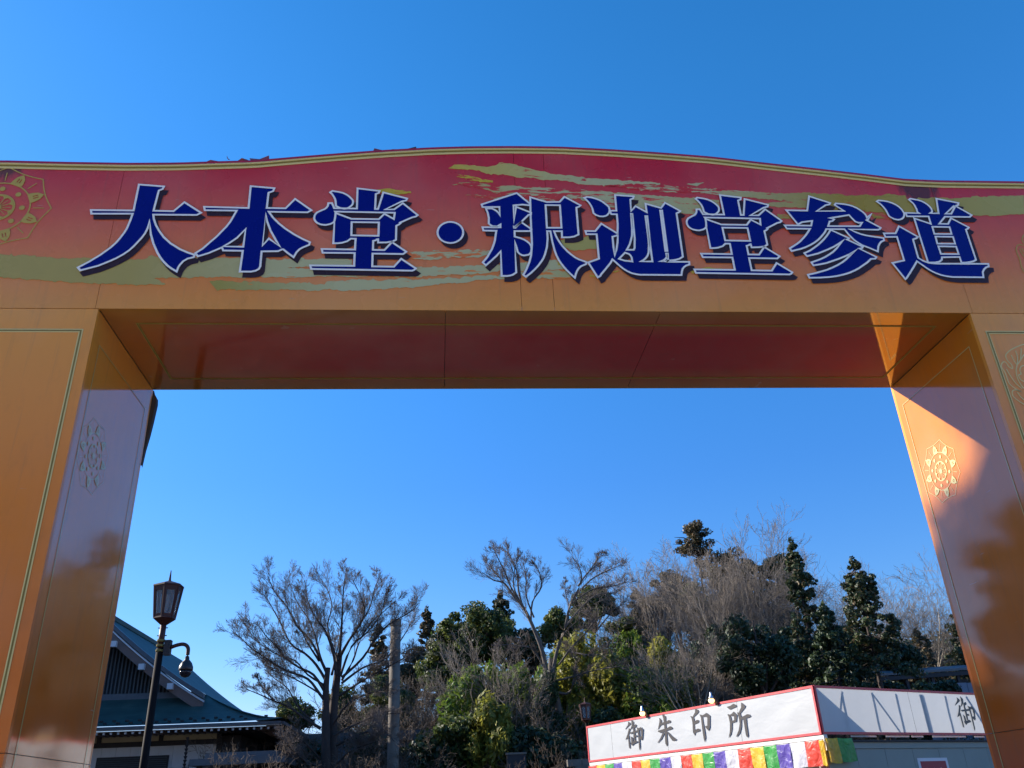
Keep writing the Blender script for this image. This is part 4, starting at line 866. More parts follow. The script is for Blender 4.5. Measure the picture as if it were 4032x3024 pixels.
for cx, tp, yy, w, bt, mt, lab in [(1830,2790,43,260,3060,'camphor','dense green bush left of the golden bamboo plume'),(2060,2850,42,220,3080,'darkleaf','dark bush right of the golden bamboo plume'),(1680,2880,43,180,3080,'darkleaf','dark bush with a leafy top beside the foot of the stone pillar'),(2200,2900,43,200,3100,'darkleaf','dark bush at the foot of the ivy covered trunks'),(1450,2850,45,150,3060,'darkleaf','dark bush between the bare trunks and the stone pillar'),(2120,2790,47,200,2960,'camphor','green bush right of the bamboo below the forked tree'),
      (2420,2800,46,260,3000,'darkleaf','dark bush hidden mostly by the left end of the booth'),(1180,2920,46,160,3060,'darkleaf','dark bush beyond the hall porch'),(3640,2700,50,40,2740,'darkleaf','clipped round bush left of the pair above the booth'),(3730,2695,50,50,2740,'darkleaf','clipped round bush right of the pair above the booth'),(3480,2690,50,160,2760,'darkleaf','low dark hedge below the shelter roof')]:
    evergreen('round', cx, tp, yy, w, bt, M[mt], lab, 'bushes', size=.17, cat='bush', name='bush', trunk=False)
# undergrowth: uncountable twigs and leaves covering the slope
V = []; F = []; n_under = 42000
ux = RNG.uniform(-12, 46, n_under); uy = RNG.uniform(44, 82, n_under); uz = ground_h(ux, uy)+RNG.random(n_under)**1.6*2.2
Vl, Fl = leaf_mesh(np.stack([ux, uy, uz], 1), np.full((n_under, 3), .22), 3, .22, RNG)
tag(np_mesh('undergrowth', Vl, Fl, leaf_mat('undergrowth_leaf', (.05, .055, .02), (.13, .095, .05), (.2, .14, .08), .3)), 'low brown and olive undergrowth covering the wooded slope', 'undergrowth', kind='stuff')
# far wood closing the view behind the hill
rr = random.Random(5)
far_c = []; far_r = []
for i in range(420):
    x = RNG.uniform(-40, 75); yy = RNG.uniform(84, 96); g_ = float(ground_h(x, yy))
    h_ = (1.0+3.0*float(smooth(0, 20, x)))*RNG.random()
    far_c.append((x, yy, g_+h_)); far_r.append((1.3, 1.3, 1.0))
V, F = leaf_mesh(np.array(far_c), np.array(far_r), 90, .4, RNG)
tag(np_mesh('distant_wood', V, F, M['darkleaf']), 'dark distant wood closing the slope behind the trees', 'wood', kind='stuff')

# trees outside the frame that shade the right post and are mirrored in the glossy vinyl
def offtree(kind, x, yy, zt, zb, w, mat, label, seed):
    rng = np.random.default_rng(seed); C = []; Rd = []
    H = zt-zb
    for j in range(int(60+w*H*.9)):
        f = rng.random(); a = rng.random()*6.283; rad = w/2*((1-f)**.7*1.05+.05 if kind == 'cone' else math.sin(math.pi*min(.96, .12+.84*f))**.6)*(rng.random()**.4)
        C.append((rad*math.cos(a), rad*math.sin(a), zb+H*f)); Rd.append((.75, .75, .5))
    V, F = leaf_mesh(np.array(C), np.array(Rd), 80, .42, rng)
    r = empty('evergreen_tree', (x, yy, 0), label, 'tree', 'evergreen trees round the forecourt'); np_mesh('crown', V, F, mat, r)
    V, F = tubes_mesh([([(0, 0, -.3), (0, 0, zb), (0, 0, zt*.9)], [.35, .3, .05])], 8); np_mesh('trunk', V, F, M['bark_dark'], r, True)
sr = empty('bounce_shop_row', (0, -15, 0), 'added row of low cream shops behind the photographer to bounce warm light', 'building')  # unseen, added to bounce warm sunlight onto the shaded gate front
M['bounce_wall'] = plain('bounce_cream_wall', (.62, .54, .40), .85, .12, 1.2)
for k in range(9):
    x = -40+k*9.2; h_ = (4.2, 4.9, 4.4, 5.2, 4.6)[k % 5]
    MB().box(x, x+8.9, -19, -15, 0, h_).obj('bounce_shop_wall', M['bounce_wall'], sr)
    MB().box(x-.1, x+9, -19.2, -14.6, h_+.002, h_+.35).obj('bounce_shop_roof', M['bark_dark'], sr)
    MB().box(x+1.2, x+7.6, -14.998, -14.9, .3, 2.3).obj('bounce_shop_front', M['bark_dark'], sr)
offtree('cone', -20.06, 14.6, 15.6, 2.0, 10, M['cedar'], 'unseen tall conifer added left of the gate to shade the right post', 1)  # added and shaped to cast the soft shadow on the right post
offtree('round', -18.0, 31.5, 11.6, 5.6, 8, M['cedar'], 'pruned evergreen hidden behind the left gate post', 2)
for i, (x, yy, h_) in enumerate([(-34, -24, 13.5), (-26, -22, 12), (-18, -24, 13.5), (-11, -22, 12.5), (-4, -25, 14.5), (3, -23, 12.5), (10, -24, 13.5), (17, -22, 12), (25, -24, 14), (33, -22, 13)]):
    offtree('round', x, yy, h_, 1.5, 9, M['camphor'], 'evergreen in the row behind the photographer', 20+i)

# ================================================================== TEMPLE HALL
def mat_roof():
    m, nt, b = new_mat('copper_roof')
    p = pos(nt)
    c = ramp(nt, noise(nt, 1.1, 6, mscale=(1, 1, 3)), [(.3, (.030, .060, .056)), (.6, (.046, .088, .078)), (.8, (.075, .115, .098))])
    ln = math_(nt, 'FRACT', math_(nt, 'MULTIPLY', p[2], 7.5)); c = mixc(nt, maprange(nt, ln, .0, .12, .45, 0), c, (.02, .04, .04))
    nt.links.new(c, b.inputs['Base Color']); b.inputs['Roughness'].default_value = .6; b.inputs['IOR'].default_value = 1.3
    bump(nt, b, noise(nt, 5, 5), .25, .02); return m
M['roof'] = mat_roof()
M['dark_wood'] = plain('dark_wood', (.032, .030, .034), .7, .3, 5, bumps=.2); M['brown_board'] = plain('bargeboard_brown', (.17, .115, .10), .6, .2, 4); M['slat'] = plain('gable_slat', (.075, .085, .09), .7, .25, 6)
M['white_trim'] = plain('white_trim', (.62, .62, .64), .55, .08, 4); M['beige_trim'] = plain('beige_trim', (.33, .29, .25), .6, .1); M['cream'] = plain('cream_plaster', (.50, .44, .30), .85, .1, 3); M['plaster'] = plain('white_plaster', (.60, .60, .62), .8, .08, 3)
M['tile_dark'] = plain('grey_roof_tile', (.10, .11, .125), .5, .25, 5); M['stone'] = plain('weathered_stone', (.16, .14, .12), .9, .3, 4, bumps=.4); M['fence_blue'] = plain('blue_grey_fence', (.17, .20, .26), .7, .15, 3)
RX, EZ, PZ, EX = -15.9, 5.5, 10.75, -6.74
HWD = EX-RX
hall = empty('temple_hall', (RX, 48, 0), 'temple hall with curved green copper roof and white rafter ends behind the lamp post', 'building')
def rz_(u): u = abs(u)/HWD; return EZ+(PZ-EZ)*max(0, (1-u))**1.55+.0
YE, YG2, YR = 40.0, 43.0, 56.0
ZS = 7.05
def roof_side(sg):
    U = np.linspace(0, HWD, 30); v = []; n = 14
    for u in U:
        z = rz_(u); y0 = YE+(YG2-YE)*(z-EZ)/(ZS-EZ) if z < ZS else YG2-1.15
        lift = .10*(u/HWD)**6
        for j in range(n):
            yy = y0+(YR-y0)*j/(n-1); e = abs(yy-(YE+YR)/2)/((YR-YE)/2)
            v.append((RX+sg*u, yy, z+lift*e**6))
    f = [(i*n+j, i*n+j+1, (i+1)*n+j+1, (i+1)*n+j) for i in range(len(U)-1) for j in range(n-1)]
    mesh_obj('roof_slope', v, f, M['roof'], hall, True)
    # roof thickness seen at the verge
    v = []; us = [u for u in np.linspace(0, HWD, 40) if rz_(u) >= ZS-.15]
    def edge(d0, d1, ya, yb, nm, mt):
        v = []; f = []
        for u in us:
            z = rz_(u); v += [(RX+sg*u, ya, z-d0), (RX+sg*u, ya, z-d1), (RX+sg*u, yb, z-d1), (RX+sg*u, yb, z-d0)]
        for i in range(len(us)-1):
            for a in range(4): f.append((4*i+a, 4*i+(a+1) % 4, 4*i+4+(a+1) % 4, 4*i+4+a))
        f += [(0, 1, 2, 3), tuple(4*(len(us)-1)+a for a in (3, 2, 1, 0))]
        mesh_obj(nm, v, f, mt, hall)
    edge(.0-.005, .22, YG2-1.16, YG2-.85, 'verge_edge', M['tile_dark'])
    edge(.275, .36, YG2-1.12, YG2-.85, 'white_verge_trim', M['white_trim'])
    edge(.365, .82, YG2-1.05, YG2-.95, 'bargeboard', M['brown_board'])
roof_side(1); roof_side(-1)
# front skirt roof
v = []; nn = 40; mrows = 8
for j in range(mrows+1):
    t = j/mrows; z = EZ+(ZS-EZ)*t**1.25; yy = YE+(YG2-YE)*t
    uu = HWD*(1-((z-EZ)/(PZ-EZ))**(1/1.55)) if z > EZ else HWD
    for i in range(nn+1):
        q = -1+2*i/nn; v.append((RX+q*uu, yy, z+.10*abs(q)**10*(1-t)))
f = [(j*(nn+1)+i, j*(nn+1)+i+1, (j+1)*(nn+1)+i+1, (j+1)*(nn+1)+i) for j in range(mrows) for i in range(nn)]
mesh_obj('skirt_roof', v, f, M['roof'], hall, True)
# snow guards: two rows of small clips along the eave
for r_, (t, off) in enumerate(((.12, 0), (.22, .27))):
    for i in range(30):
        x = EX-.6-off-i*.54
        if x < RX-1: break
        z = EZ+(ZS-EZ)*t**1.25; MB().box(x-.07, x+.07, YE+(YG2-YE)*t-.06, YE+(YG2-YE)*t+.03, z, z+.07).obj('snow_guard', M['dark_wood'], hall)
mb = MB(); mb.box(RX-HWD+.1, EX-.1, YE+.0, YE+.12, EZ-.13, EZ-.02); mb.obj('eave_edge', M['tile_dark'], hall)
MB().box(RX-HWD+.1, EX-.08, YE+.02, YE+.17, EZ-.18, EZ-.135).obj('gutter_trim', M['beige_trim'], hall)
MB().box(EX-.12, EX-.0, YE+.18, YR-.5, EZ-.15, EZ-.02).obj('eave_edge', M['tile_dark'], hall)
MB().box(RX-HWD+.25, EX-.2, YE+.2, YR-.3, EZ-.22, EZ-.19).obj('eave_soffit', M['brown_board'], hall)
for i in range(56):
    x = EX-.35-i*.30
    MB().box(x-.04, x+.04, YE+.2, YE+1.6, EZ-.315, EZ-.225).obj('rafter', M['brown_board'], hall)
    MB().box(x-.045, x+.045, YE+.185, YE+.199, EZ-.32, EZ-.225).obj('rafter_end', M['white_trim'], hall)
for i in range(30):
    yy = YE+.6+i*.5; MB().box(EX-1.2, EX-.3, yy-.04, yy+.04, EZ-.315, EZ-.225).obj('rafter', M['brown_board'], hall)
# gable wall with upright slats
GW = YG2+.02
us = [u for u in np.linspace(-HWD, HWD, 61) if rz_(u) > ZS+.1]
v = []; f = []
for u in us: v += [(RX+u, GW+.1, ZS-.3), (RX+u, GW+.1, rz_(u)-.3)]
for i in range(len(us)-1): f.append((2*i, 2*i+2, 2*i+3, 2*i+1))
mesh_obj('gable_wall', v, f, M['dark_wood'], hall)
i = 0
for u in np.arange(-6.2, 6.3, .17):
    zt = rz_(u)-.55
    if zt > ZS+.1: MB().box(RX+u-.035, RX+u+.035, GW, GW+.09, ZS-.1, zt).obj('gable_slat', M['slat'], hall); i += 1
MB().box(RX-4.7, RX+4.7, GW-.25, GW+.05, ZS-.15, ZS+.12).obj('gable_sill', M['tile_dark'], hall)
for px, py in [(446, 2535), (556, 2625), (669, 2702)]:
    w = at(px, py, YG2-1.25)
    for sg in (1, -1):
        x = RX+sg*(w[0]-RX)
        MB().box(x-.125, x+.125, YG2-1.28, YG2-1.0, w[2]-.13, w[2]+.13).obj('purlin_end', M['white_trim'], hall)
        MB().box(x-.1, x+.1, YG2-.99, YG2+.1, w[2]-.1, w[2]+.1).obj('purlin', M['dark_wood'], hall)
# ridge with end ornament
MB().box(RX-.16, RX+.16, YG2-1.2, YR-3, PZ-.1, PZ+.12).obj('ridge', M['roof'], hall)
orn = MB(); o = at(463, 2440, YG2-1.3); ox = RX
orn.lathe((ox, YG2-1.25, PZ+.18), [(.34, 0), (.36, .12), (.27, .3), (.26, .5), (.16, .62), (.07, .68), (.09, .78), (.07, .9), (.02, .93)], 12); orn.obj('ridge_ornament', M['roof'], hall)
mb = MB(); mb.tube([(ox, YG2-1.63, PZ+.42), (ox, YG2-1.5, PZ+.42)], .13, 14); mb.obj('ornament_disc', M['cream'], hall)
# walls below the eave
WY = 42.2; wx1 = EX-2.2
MB().box(RX-HWD+2, wx1-.02, WY+.15, YR-2, 0, EZ-.35).obj('wall_core', M['dark_wood'], hall)
zc = lambda px, py: at(px, py, WY)[2]
xr = at(862, 2900, WY)[0]; z_b0, z_b1, z_c1 = zc(620, 2937), zc(620, 2918), zc(620, 2872)
postx = [RX-6.5, RX-4.2, at(392, 2900, WY)[0], at(635, 2900, WY)[0], xr]
for a, b in zip(postx[:-1], postx[1:]): MB().box(a+.09, b-.09, WY+.06, WY+.14, z_b1+.01, EZ-.23).obj('cream_panel', M['cream'], hall)
for a in postx: MB().box(a-.09, a+.09, WY-.02, WY+.13, z_b1, EZ-.23).obj('post', M['dark_wood'], hall)
MB().box(postx[0]-.1, xr+.12, WY-.04, WY+.13, z_b0, z_b1).obj('beam', M['dark_wood'], hall)
px0 = postx[0]; w_ = .62; x = xr-.1
while x-w_ > px0:
    for z0_, z1_ in ((z_b0-.9, z_b0-.005), (z_b0-1.8, z_b0-.905), (z_b0-2.7, z_b0-1.805), (.1, z_b0-2.705)): MB().box(x-w_+.006, x-.006, WY+.06, WY+.14, z0_+.004, z1_).obj('wall_tile', M['plaster'], hall)
    x -= w_
lx0, lx1, lz1 = at(385, 2990, WY)[0], at(660, 2980, WY)[0], at(560, 2977, WY)[2]
lv = MB(); lv.box(lx0-.05, lx1+.05, WY-.01, WY+.055, lz1-1.6, lz1); lo = lv.obj('louvre', M['dark_wood'], hall)
for i in range(18):
    z = lz1-.06-i*.085; MB().obox((lx0, WY-.045, z-.05), (lx1-lx0, 0, 0), (0, .04, .05), (0, .006, .012)).obj('louvre_blade', M['slat'], lo)
mb = MB(); c = at(735, 2940, WY-1.6)
for i in range(34): mb.lathe((c[0], WY-1.6, EZ-.5-i*.15), [(.02, -.14), (.075, -.02), (.08, 0), (.03, .01)], 8)
mb.obj('rain_chain', M['dark_wood'], hall)
# dark porch roof and side block right of the wall
pr = empty('porch_roof', (at(900, 3010, 37)[0], 37, 0), 'dark low porch roof at the foot of the temple hall', 'roof')
a0, a1 = at(746, 2988, 36), at(1090, 2985, 36)
MB().box(a0[0], a1[0]+.3, 36, 38.8, a0[2]-.25, a0[2]-.02).obj('roof_slab', M['tile_dark'], pr)
MB().box(a0[0]+.5, a1[0], 36.3, 38.6, a0[2], a0[2]+.2).obj('roof_ridge', M['tile_dark'], pr)
for x in (a0[0]+.3, (a0[0]+a1[0])/2, a1[0]): MB().box(x-.08, x+.08, 36.3, 36.46, 0, a0[2]-.26).obj('post', M['dark_wood'], pr)
MB().box(a0[0]+.2, a1[0], 38.5, 38.65, 0, a0[2]-.26).obj('rear_wall', M['dark_wood'], pr)
cb = empty('corridor', (EX+2, 50, 0), 'blue grey corridor wall behind the bare tree, right of the hall', 'building')
a0, a1 = at(1105, 2905, 49), at(1750, 2872, 49)
MB().box(wx1, a1[0], 49, 51.5, 0, a1[2]-.5).obj('wall', M['fence_blue'], cb)
MB().box(wx1-.1, a1[0]+.25, 48.6, 52, a1[2]-.48, a1[2]).obj('roof', M['tile_dark'], cb)

# ================================================================== STONE PILLAR
pb = at(1547, 3020, 40)
tp = at(1562, 2440, 40)
pl = empty('stone_pillar', (pb[0], 40, 0), 'tall weathered stone pillar with a flat cap standing among the bare trees', 'pillar')
MB().lathe((pb[0], 40, 0), [(.27, -.2), (.26, 2), (.25, 5), (.235, tp[2]-.32)], 20).obj('shaft', M['stone'], pl, True)
MB().lathe((pb[0], 40, 0), [(.245, tp[2]-.315), (.26, tp[2]-.3), (.26, tp[2]-.05), (.24, tp[2])], 20).obj('cap', M['stone'], pl)
MB().tube([(pb[0]-.05, 40, tp[2]+.001), (pb[0]-.05, 40, at(1556, 2330, 40)[2])], .014, 6).obj('lightning_rod', M['dark_wood'], pl)
ma = at(1977, 2300, 66)
MB().tube([(ma[0], 66, 0), (ma[0], 66, ma[2])], [.12, .03], 8).obj('radio_mast', M['dark_wood']); tag(bpy.data.objects['radio_mast'], 'thin mast rising behind the dark cedar left of the forked tree', 'mast')

# ================================================================== LAMP POST WITH CAMERA
M['lamp_metal'] = plain('brown_black_metal', (.065, .018, .012), .55, .3, 14); M['pole_metal'] = plain('black_pole', (.012, .009, .009), .75, .3, 8, ior=1.2); M['cam_metal'] = plain('dark_camera_shell', (.03, .025, .028), .35, .2, 8)
mg, nt, b = new_mat('lantern_glass'); b.inputs['Base Color'].default_value = (.55, .58, .60, 1); b.inputs['Roughness'].default_value = .25; b.inputs['Transmission Weight'].default_value = .75; b.inputs['IOR'].default_value = 1.1; M['glass'] = mg
M['bulb_white'] = plain('white_tube', (.75, .77, .78), .4, .05)
def lantern(root, c, k=1.0):
    """c: centre of the lantern bottom plate"""
    x, y, z = c; n = 6
    def ring(r, zz, ro=math.pi/6): return [(x+r*math.cos(ro+2*math.pi*i/n), y+r*math.sin(ro+2*math.pi*i/n), z+zz) for i in range(n)]
    r0, r1, h = .150*k, .205*k, .47*k
    mb = MB()
    for a in ((.05*k, -.085*k, r0+.012*k, 0.), ):
        mb.add(ring(a[0], a[1])+ring(a[2], a[3])+ring(a[2], .02*k), [(i, (i+1) % n, n+(i+1) % n, n+i) for i in range(n)]+[(n+i, n+(i+1) % n, 2*n+(i+1) % n, 2*n+i) for i in range(n)]+[tuple(range(n))[::-1], tuple(range(2*n, 3*n))])
    mb.obj('base_plate', M['lamp_metal'], root)
    mb = MB(); mb.add(ring(r1+.018*k, h)+ring(r1+.018*k, h+.02*k)+ring(.04*k, h+.085*k), [(i, (i+1) % n, n+(i+1) % n, n+i) for i in range(n)]+[(n+i, n+(i+1) % n, 2*n+(i+1) % n, 2*n+i) for i in range(n)]+[tuple(range(n))[::-1], tuple(range(2*n, 3*n))])
    mb.obj('roof_cap', M['lamp_metal'], root)
    MB().tube([(x, y, z+h+.08*k), (x, y, z+h+.11*k), (x, y, z+h+.25*k)], [.028*k, .018*k, .006*k], 8).obj('finial', M['lamp_metal'], root)
    A = ring(r0, .02*k); B = ring(r1, h)
    for i in range(n):
        MB().tube([A[i], B[i]], .014*k, 6).obj('frame_bar', M['lamp_metal'], root)
        a0, a1, b0, b1 = [np.array(q) for q in (A[i], A[(i+1) % n], B[i], B[(i+1) % n])]
        def sub(u, v_): return (a0*(1-u)+a1*u)*(1-v_)+(b0*(1-u)+b1*u)*v_
        inn = (np.array([x, y, 0])-np.array([(a0+a1)[0]/2, (a0+a1)[1]/2, 0])); inn = inn/np.linalg.norm(inn)*.012*k
        mb = MB()
        for (u0, u1, v0, v1) in ((.0, 1, 0, .09), (0, 1, .84, 1), (0, .2, .09, .84), (.8, 1, .09, .84)):
            q = [sub(u0, v0), sub(u1, v0), sub(u1, v1), sub(u0, v1)]; mb.add(q+[w+inn for w in q], [(0, 1, 2, 3), (7, 6, 5, 4), (0, 4, 5, 1), (1, 5, 6, 2), (2, 6, 7, 3), (3, 7, 4, 0)])
        mb.obj('side_frame', M['lamp_metal'], root)
        q = [sub(.2, .09)+inn*.5, sub(.8, .09)+inn*.5, sub(.8, .84)+inn*.5, sub(.2, .84)+inn*.5]
        mb = MB(); mb.add(q+[w+inn*.3 for w in q], [(0, 1, 2, 3), (7, 6, 5, 4), (0, 4, 5, 1), (1, 5, 6, 2), (2, 6, 7, 3), (3, 7, 4, 0)]); mb.obj('glass_pane', M['glass'], root)
    MB().tube([(x, y, z+.05*k), (x, y, z+.36*k)], .026*k, 10).obj('lamp_tube', M['bulb_white'], root)
LY = 13.0
lb = at(647, 2437, LY); lamp = empty('street_lamp', (lb[0], LY, 0), 'brown six sided lantern on a tall black post before the temple hall', 'street lamp')
lantern(lamp, (lb[0], LY, lb[2]), 1.0)
zb = lb[2]
MB().tube([(lb[0], LY, 0), (lb[0], LY, zb-.42)], [.06, .05], 14).obj('pole', M['pole_metal'], lamp, True)
MB().tube([(lb[0], LY, zb-.42), (lb[0], LY, zb-.08)], .043, 14).obj('neck', M['lamp_metal'], lamp, True)
for dz in (.13, .24):
    for sg in (1, -1): MB().tube([(lb[0]+sg*.03, LY, zb-dz), (lb[0]+sg*.068, LY, zb-dz)], .008, 6).obj('bolt', M['lamp_metal'], lamp)
camr = empty('security_camera', (lb[0]+.1, LY-.02, zb-.4), 'dark dome security camera hanging from a curved arm on the brown lamp post', 'security camera')
cx_ = lb[0]
for dz in (.33, .40, .47): MB().lathe((cx_, LY, zb-dz), [(.056, 0), (.06, .005), (.06, .028), (.056, .033)], 16).obj('clamp_band', M['olive_ln'], camr)
MB().box(cx_+.062, cx_+.15, LY-.05, LY+.05, zb-.52, zb-.31).obj('mount_box', M['cam_metal'], camr)
arm = [(cx_+.15, LY, zb-.41), (cx_+.22, LY, zb-.385), (cx_+.30, LY, zb-.37), (cx_+.36, LY, zb-.385), (cx_+.395, LY, zb-.43), (cx_+.40, LY, zb-.50), (cx_+.40, LY, zb-.56)]
MB().tube(smooth3(arm, 3), .027, 10).obj('arm', M['lamp_metal'], camr, True)
MB().lathe((cx_+.40, LY, zb-.56), [(.030, 0), (.034, -.03), (.075, -.075), (.097, -.13), (.10, -.165), (.097, -.18)], 20).obj('housing', M['cam_metal'], camr, True)
md, nt, b = new_mat('smoked_dome'); b.inputs['Base Color'].default_value = (.02, .02, .03, 1); b.inputs['Roughness'].default_value = .08
MB().lathe((cx_+.40, LY, zb-.741), [(.085, 0), (.083, -.03), (.07, -.062), (.045, -.085), (.012, -.095)], 20).obj('dome', md, camr, True)
# second lamp far away
l2 = at(2308, 2835, 40); lamp2 = empty('street_lamp', (l2[0], 40, 0), 'small distant black lantern on a post beside the left end of the booth sign', 'street lamp')
lantern(lamp2, (l2[0], 40, l2[2]), 1.35)
MB().tube([(l2[0], 40, 0), (l2[0], 40, l2[2]-.1)], [.08, .06], 10).obj('pole', M['pole_metal'], lamp2, True)

# ================================================================== BOOTH
def sheet_mat(name, col, trans, rough=.45, wr=.12):
    m, nt, b = new_mat(name)
    f = noise(nt, 3, 4); c = mixc(nt, f, [x*.94 for x in col], [min(1, x*1.03) for x in col]); nt.links.new(c, b.inputs['Base Color']); b.inputs['Roughness'].default_value = rough
    bump(nt, b, noise(nt, 2.2, 3, mscale=(1, 1, 2.2), dist=.6), wr, .05)
    tr = nt.nodes.new('ShaderNodeBsdfTranslucent'); nt.links.new(c, tr.inputs['Color']); mx = nt.nodes.new('ShaderNodeMixShader'); mx.inputs[0].default_value = trans
    nt.links.new(b.outputs[0], mx.inputs[1]); nt.links.new(tr.outputs[0], mx.inputs[2]); nt.links.new(mx.outputs[0], nt.nodes['Material Output'].inputs['Surface']); return m
M['sheet'] = sheet_mat('white_sign_sheet', (.52, .53, .53), .30); M['booth_red'] = sheet_mat('red_sign_border', (.60, .035, .05), .12, .4, .1)
M['ink'] = plain('black_ink', (.016, .013, .018), .35, .3, 10)
M['booth_wall'] = plain('grey_green_panel', (.27, .30, .26), .6, .12, 2.5); M['booth_white'] = plain('white_steel', (.62, .62, .58), .5, .1, 4); M['strut'] = plain('steel_strut', (.25, .25, .26), .5, .1)
CB = np.array([7.352, 17.0]); dL = np.array([4.02, 24.5])-CB; LL = np.linalg.norm(dL); dL /= LL; dR = np.array([12.15, 19.5])-CB; dR /= np.linalg.norm(dR); LRR = 9.0
nL = np.array([dL[1], -dL[0]]); nL = -nL if nL[0] > 0 else nL          # outward normals
nR = np.array([dR[1], -dR[0]]); nR = -nR if nR[1] > 0 else nR
ZT0, ZB0 = 3.541, 2.644
booth = empty('office_booth', (CB[0], CB[1], 0), 'prefab booth with white red bordered fascia lettered 御朱印所', 'booth')
def onL(u, z, o=0.): return (CB[0]+dL[0]*u+nL[0]*o, CB[1]+dL[1]*u+nL[1]*o, z)
def onR(u, z, o=0.): return (CB[0]+dR[0]*u+nR[0]*o, CB[1]+dR[1]*u+nR[1]*o, z)
def slab(fn, u0, u1, z0, z1, o0, o1, name, mat, parent=booth, nu=1):
    mb = MB()
    P = [fn(u0, z0, o0), fn(u1, z0, o0), fn(u1, z0, o1), fn(u0, z0, o1), fn(u0, z1, o0), fn(u1, z1, o0), fn(u1, z1, o1), fn(u0, z1, o1)]
    mb.add(P, [(0,3,2,1),(4,5,6,7),(0,1,5,4),(1,2,6,5),(2,3,7,6),(3,0,4,7)]); return mb.obj(name, mat, parent)
def inplane(fn, px, py):
    """point on a vertical booth plane seen at a photo pixel -> (u,z)"""
    d = ray(px, py); e, n_ = (dL, nL) if fn is onL else (dR, nR)
    t = (np.dot(CB-CAM[:2], n_))/np.dot(d[:2], n_); p = CAM+d*t; return float(np.dot(p[:2]-CB, e)), float(p[2])
def border(fn, L, nm):
    bw = .045
    for (u0, u1, z0, z1) in ((0.0, L, ZT0-bw, ZT0), (0.0, L, ZB0, ZB0+bw), (0.0, bw, ZB0+bw+.001, ZT0-bw-.001), (L-bw, L, ZB0+bw+.001, ZT0-bw-.001)):
        slab(fn, u0+.002, u1, z0, z1, .0, .022, nm, M['booth_red'])
def sheet(fn, L, n, name):
    """slightly rippled sign sheets between the border, in pieces with visible joints"""
    cuts = [.047, *[L*k for k in n], L-.047]
    for a, b in zip(cuts[:-1], cuts[1:]):
        nu, nz = 26, 10; v = []; f = []
        for j in range(nz+1):
            for i in range(nu+1):
                u = a+.004+(b-a-.008)*i/nu; z = ZB0+.046+(ZT0-ZB0-.092)*j/nz
                e = math.sin(math.pi*j/nz)*math.sin(math.pi*i/nu)
                o = .008+.004*e*math.sin(u*4+z*6)
                v.append(fn(u, z, o))
        f = [(j*(nu+1)+i, j*(nu+1)+i+1, (j+1)*(nu+1)+i+1, (j+1)*(nu+1)+i) for j in range(nz) for i in range(nu)]
        mesh_obj(name, v, f, M['sheet'], booth, True)
border(onL, LL, 'red_border'); border(onR, LRR, 'red_border')
sheet(onL, LL, (.27, .58, .86), 'sign_sheet'); sheet(onR, LRR, (.33, .66), 'sign_sheet')
slab(onL, 0, .02, ZB0, ZT0, -.03, -.001, 'corner_post', M['booth_red'])
# struts behind the right sheet: their shadows show through it
st = [((3310, 2730), (3340, 2880), .045), ((3312, 2720), (3303, 2800), .03), ((3428, 2726), (3462, 2876), .04), ((3428, 2726), (3540, 2880), .04), ((3523, 2730), (3558, 2882), .045), ((3622, 2733), (3662, 2886), .12), ((3717, 2738), (3752, 2886), .045), ((3800, 2742), (3875, 2860), .06), ((3860, 2745), (3890, 2890), .05)]
for (a, b, w) in st:
    ua, za = inplane(onR, *a); ub, zb_ = inplane(onR, *b)
    d = np.array([ub-ua, zb_-za]); d /= np.linalg.norm(d); n_ = np.array([-d[1], d[0]])*w/2
    q = [(ua+n_[0], za+n_[1]), (ub+n_[0], zb_+n_[1]), (ub-n_[0], zb_-n_[1]), (ua-n_[0], za-n_[1])]
    P = [onR(u, z, -.012) for u, z in q]+[onR(u, z, -.035-w*.3) for u, z in q]
    MB().add(P, [(0,1,2,3),(7,6,5,4),(0,4,5,1),(1,5,6,2),(2,6,7,3),(3,7,4,0)]).obj('strut', M['strut'], booth)
# walls
WZ = 2.52
slab(onL, .05, LL-.02, 0, WZ, -.16, -.08, 'side_wall', M['booth_wall'])
slab(onL, -.02, LL, WZ+.01, ZB0-.005, -.10, -.0, 'header_beam', M['booth_white'])
slab(onL, -.02, LL, 2.36, WZ, -.075, -.02, 'header_beam', M['booth_white'])
for i in range(10):
    slab(onR, .10+i*.9, .10+i*.9+.892, 0, WZ-.13, -.16, -.08, 'wall_panel', M['booth_wall'])
slab(onR, .02, LRR, WZ-.125, WZ-.01, -.16, -.06, 'top_rail', M['booth_wall'])
slab(onR, .02, LRR, WZ-.005, WZ+.028, -.14, -.02, 'capping', M['dark_wood'])
for a, b in ((3353, 3455), (3492, 3585), (3592, 3640), (3675, 3807), (3840, 3880), (3900, 3960)):
    ua, ub = inplane(onR, a, 2893)[0], inplane(onR, b, 2898)[0]
    slab(onR, ua, ub, ZB0-.045, ZB0-.012, -.03, -.026, 'sunlit_gap_strip', M['sheet'])  # translucent strips added to show as bright sunlit gaps under the sign
Q = [onL(LL, 0), (CB[0]+dL[0]*LL+dR[0]*LRR, CB[1]+dL[1]*LL+dR[1]*LRR, 0), onR(LRR, 0)]
for a, b in ((Q[0], Q[1]), (Q[1], Q[2])):
    a = np.array(a); b = np.array(b); e = b-a; e /= np.linalg.norm(e); n_ = np.array([e[1], -e[0], 0])*.08
    MB().obox(a, b-a, n_, (0, 0, WZ)).obj('rear_wall', M['booth_wall'], booth)
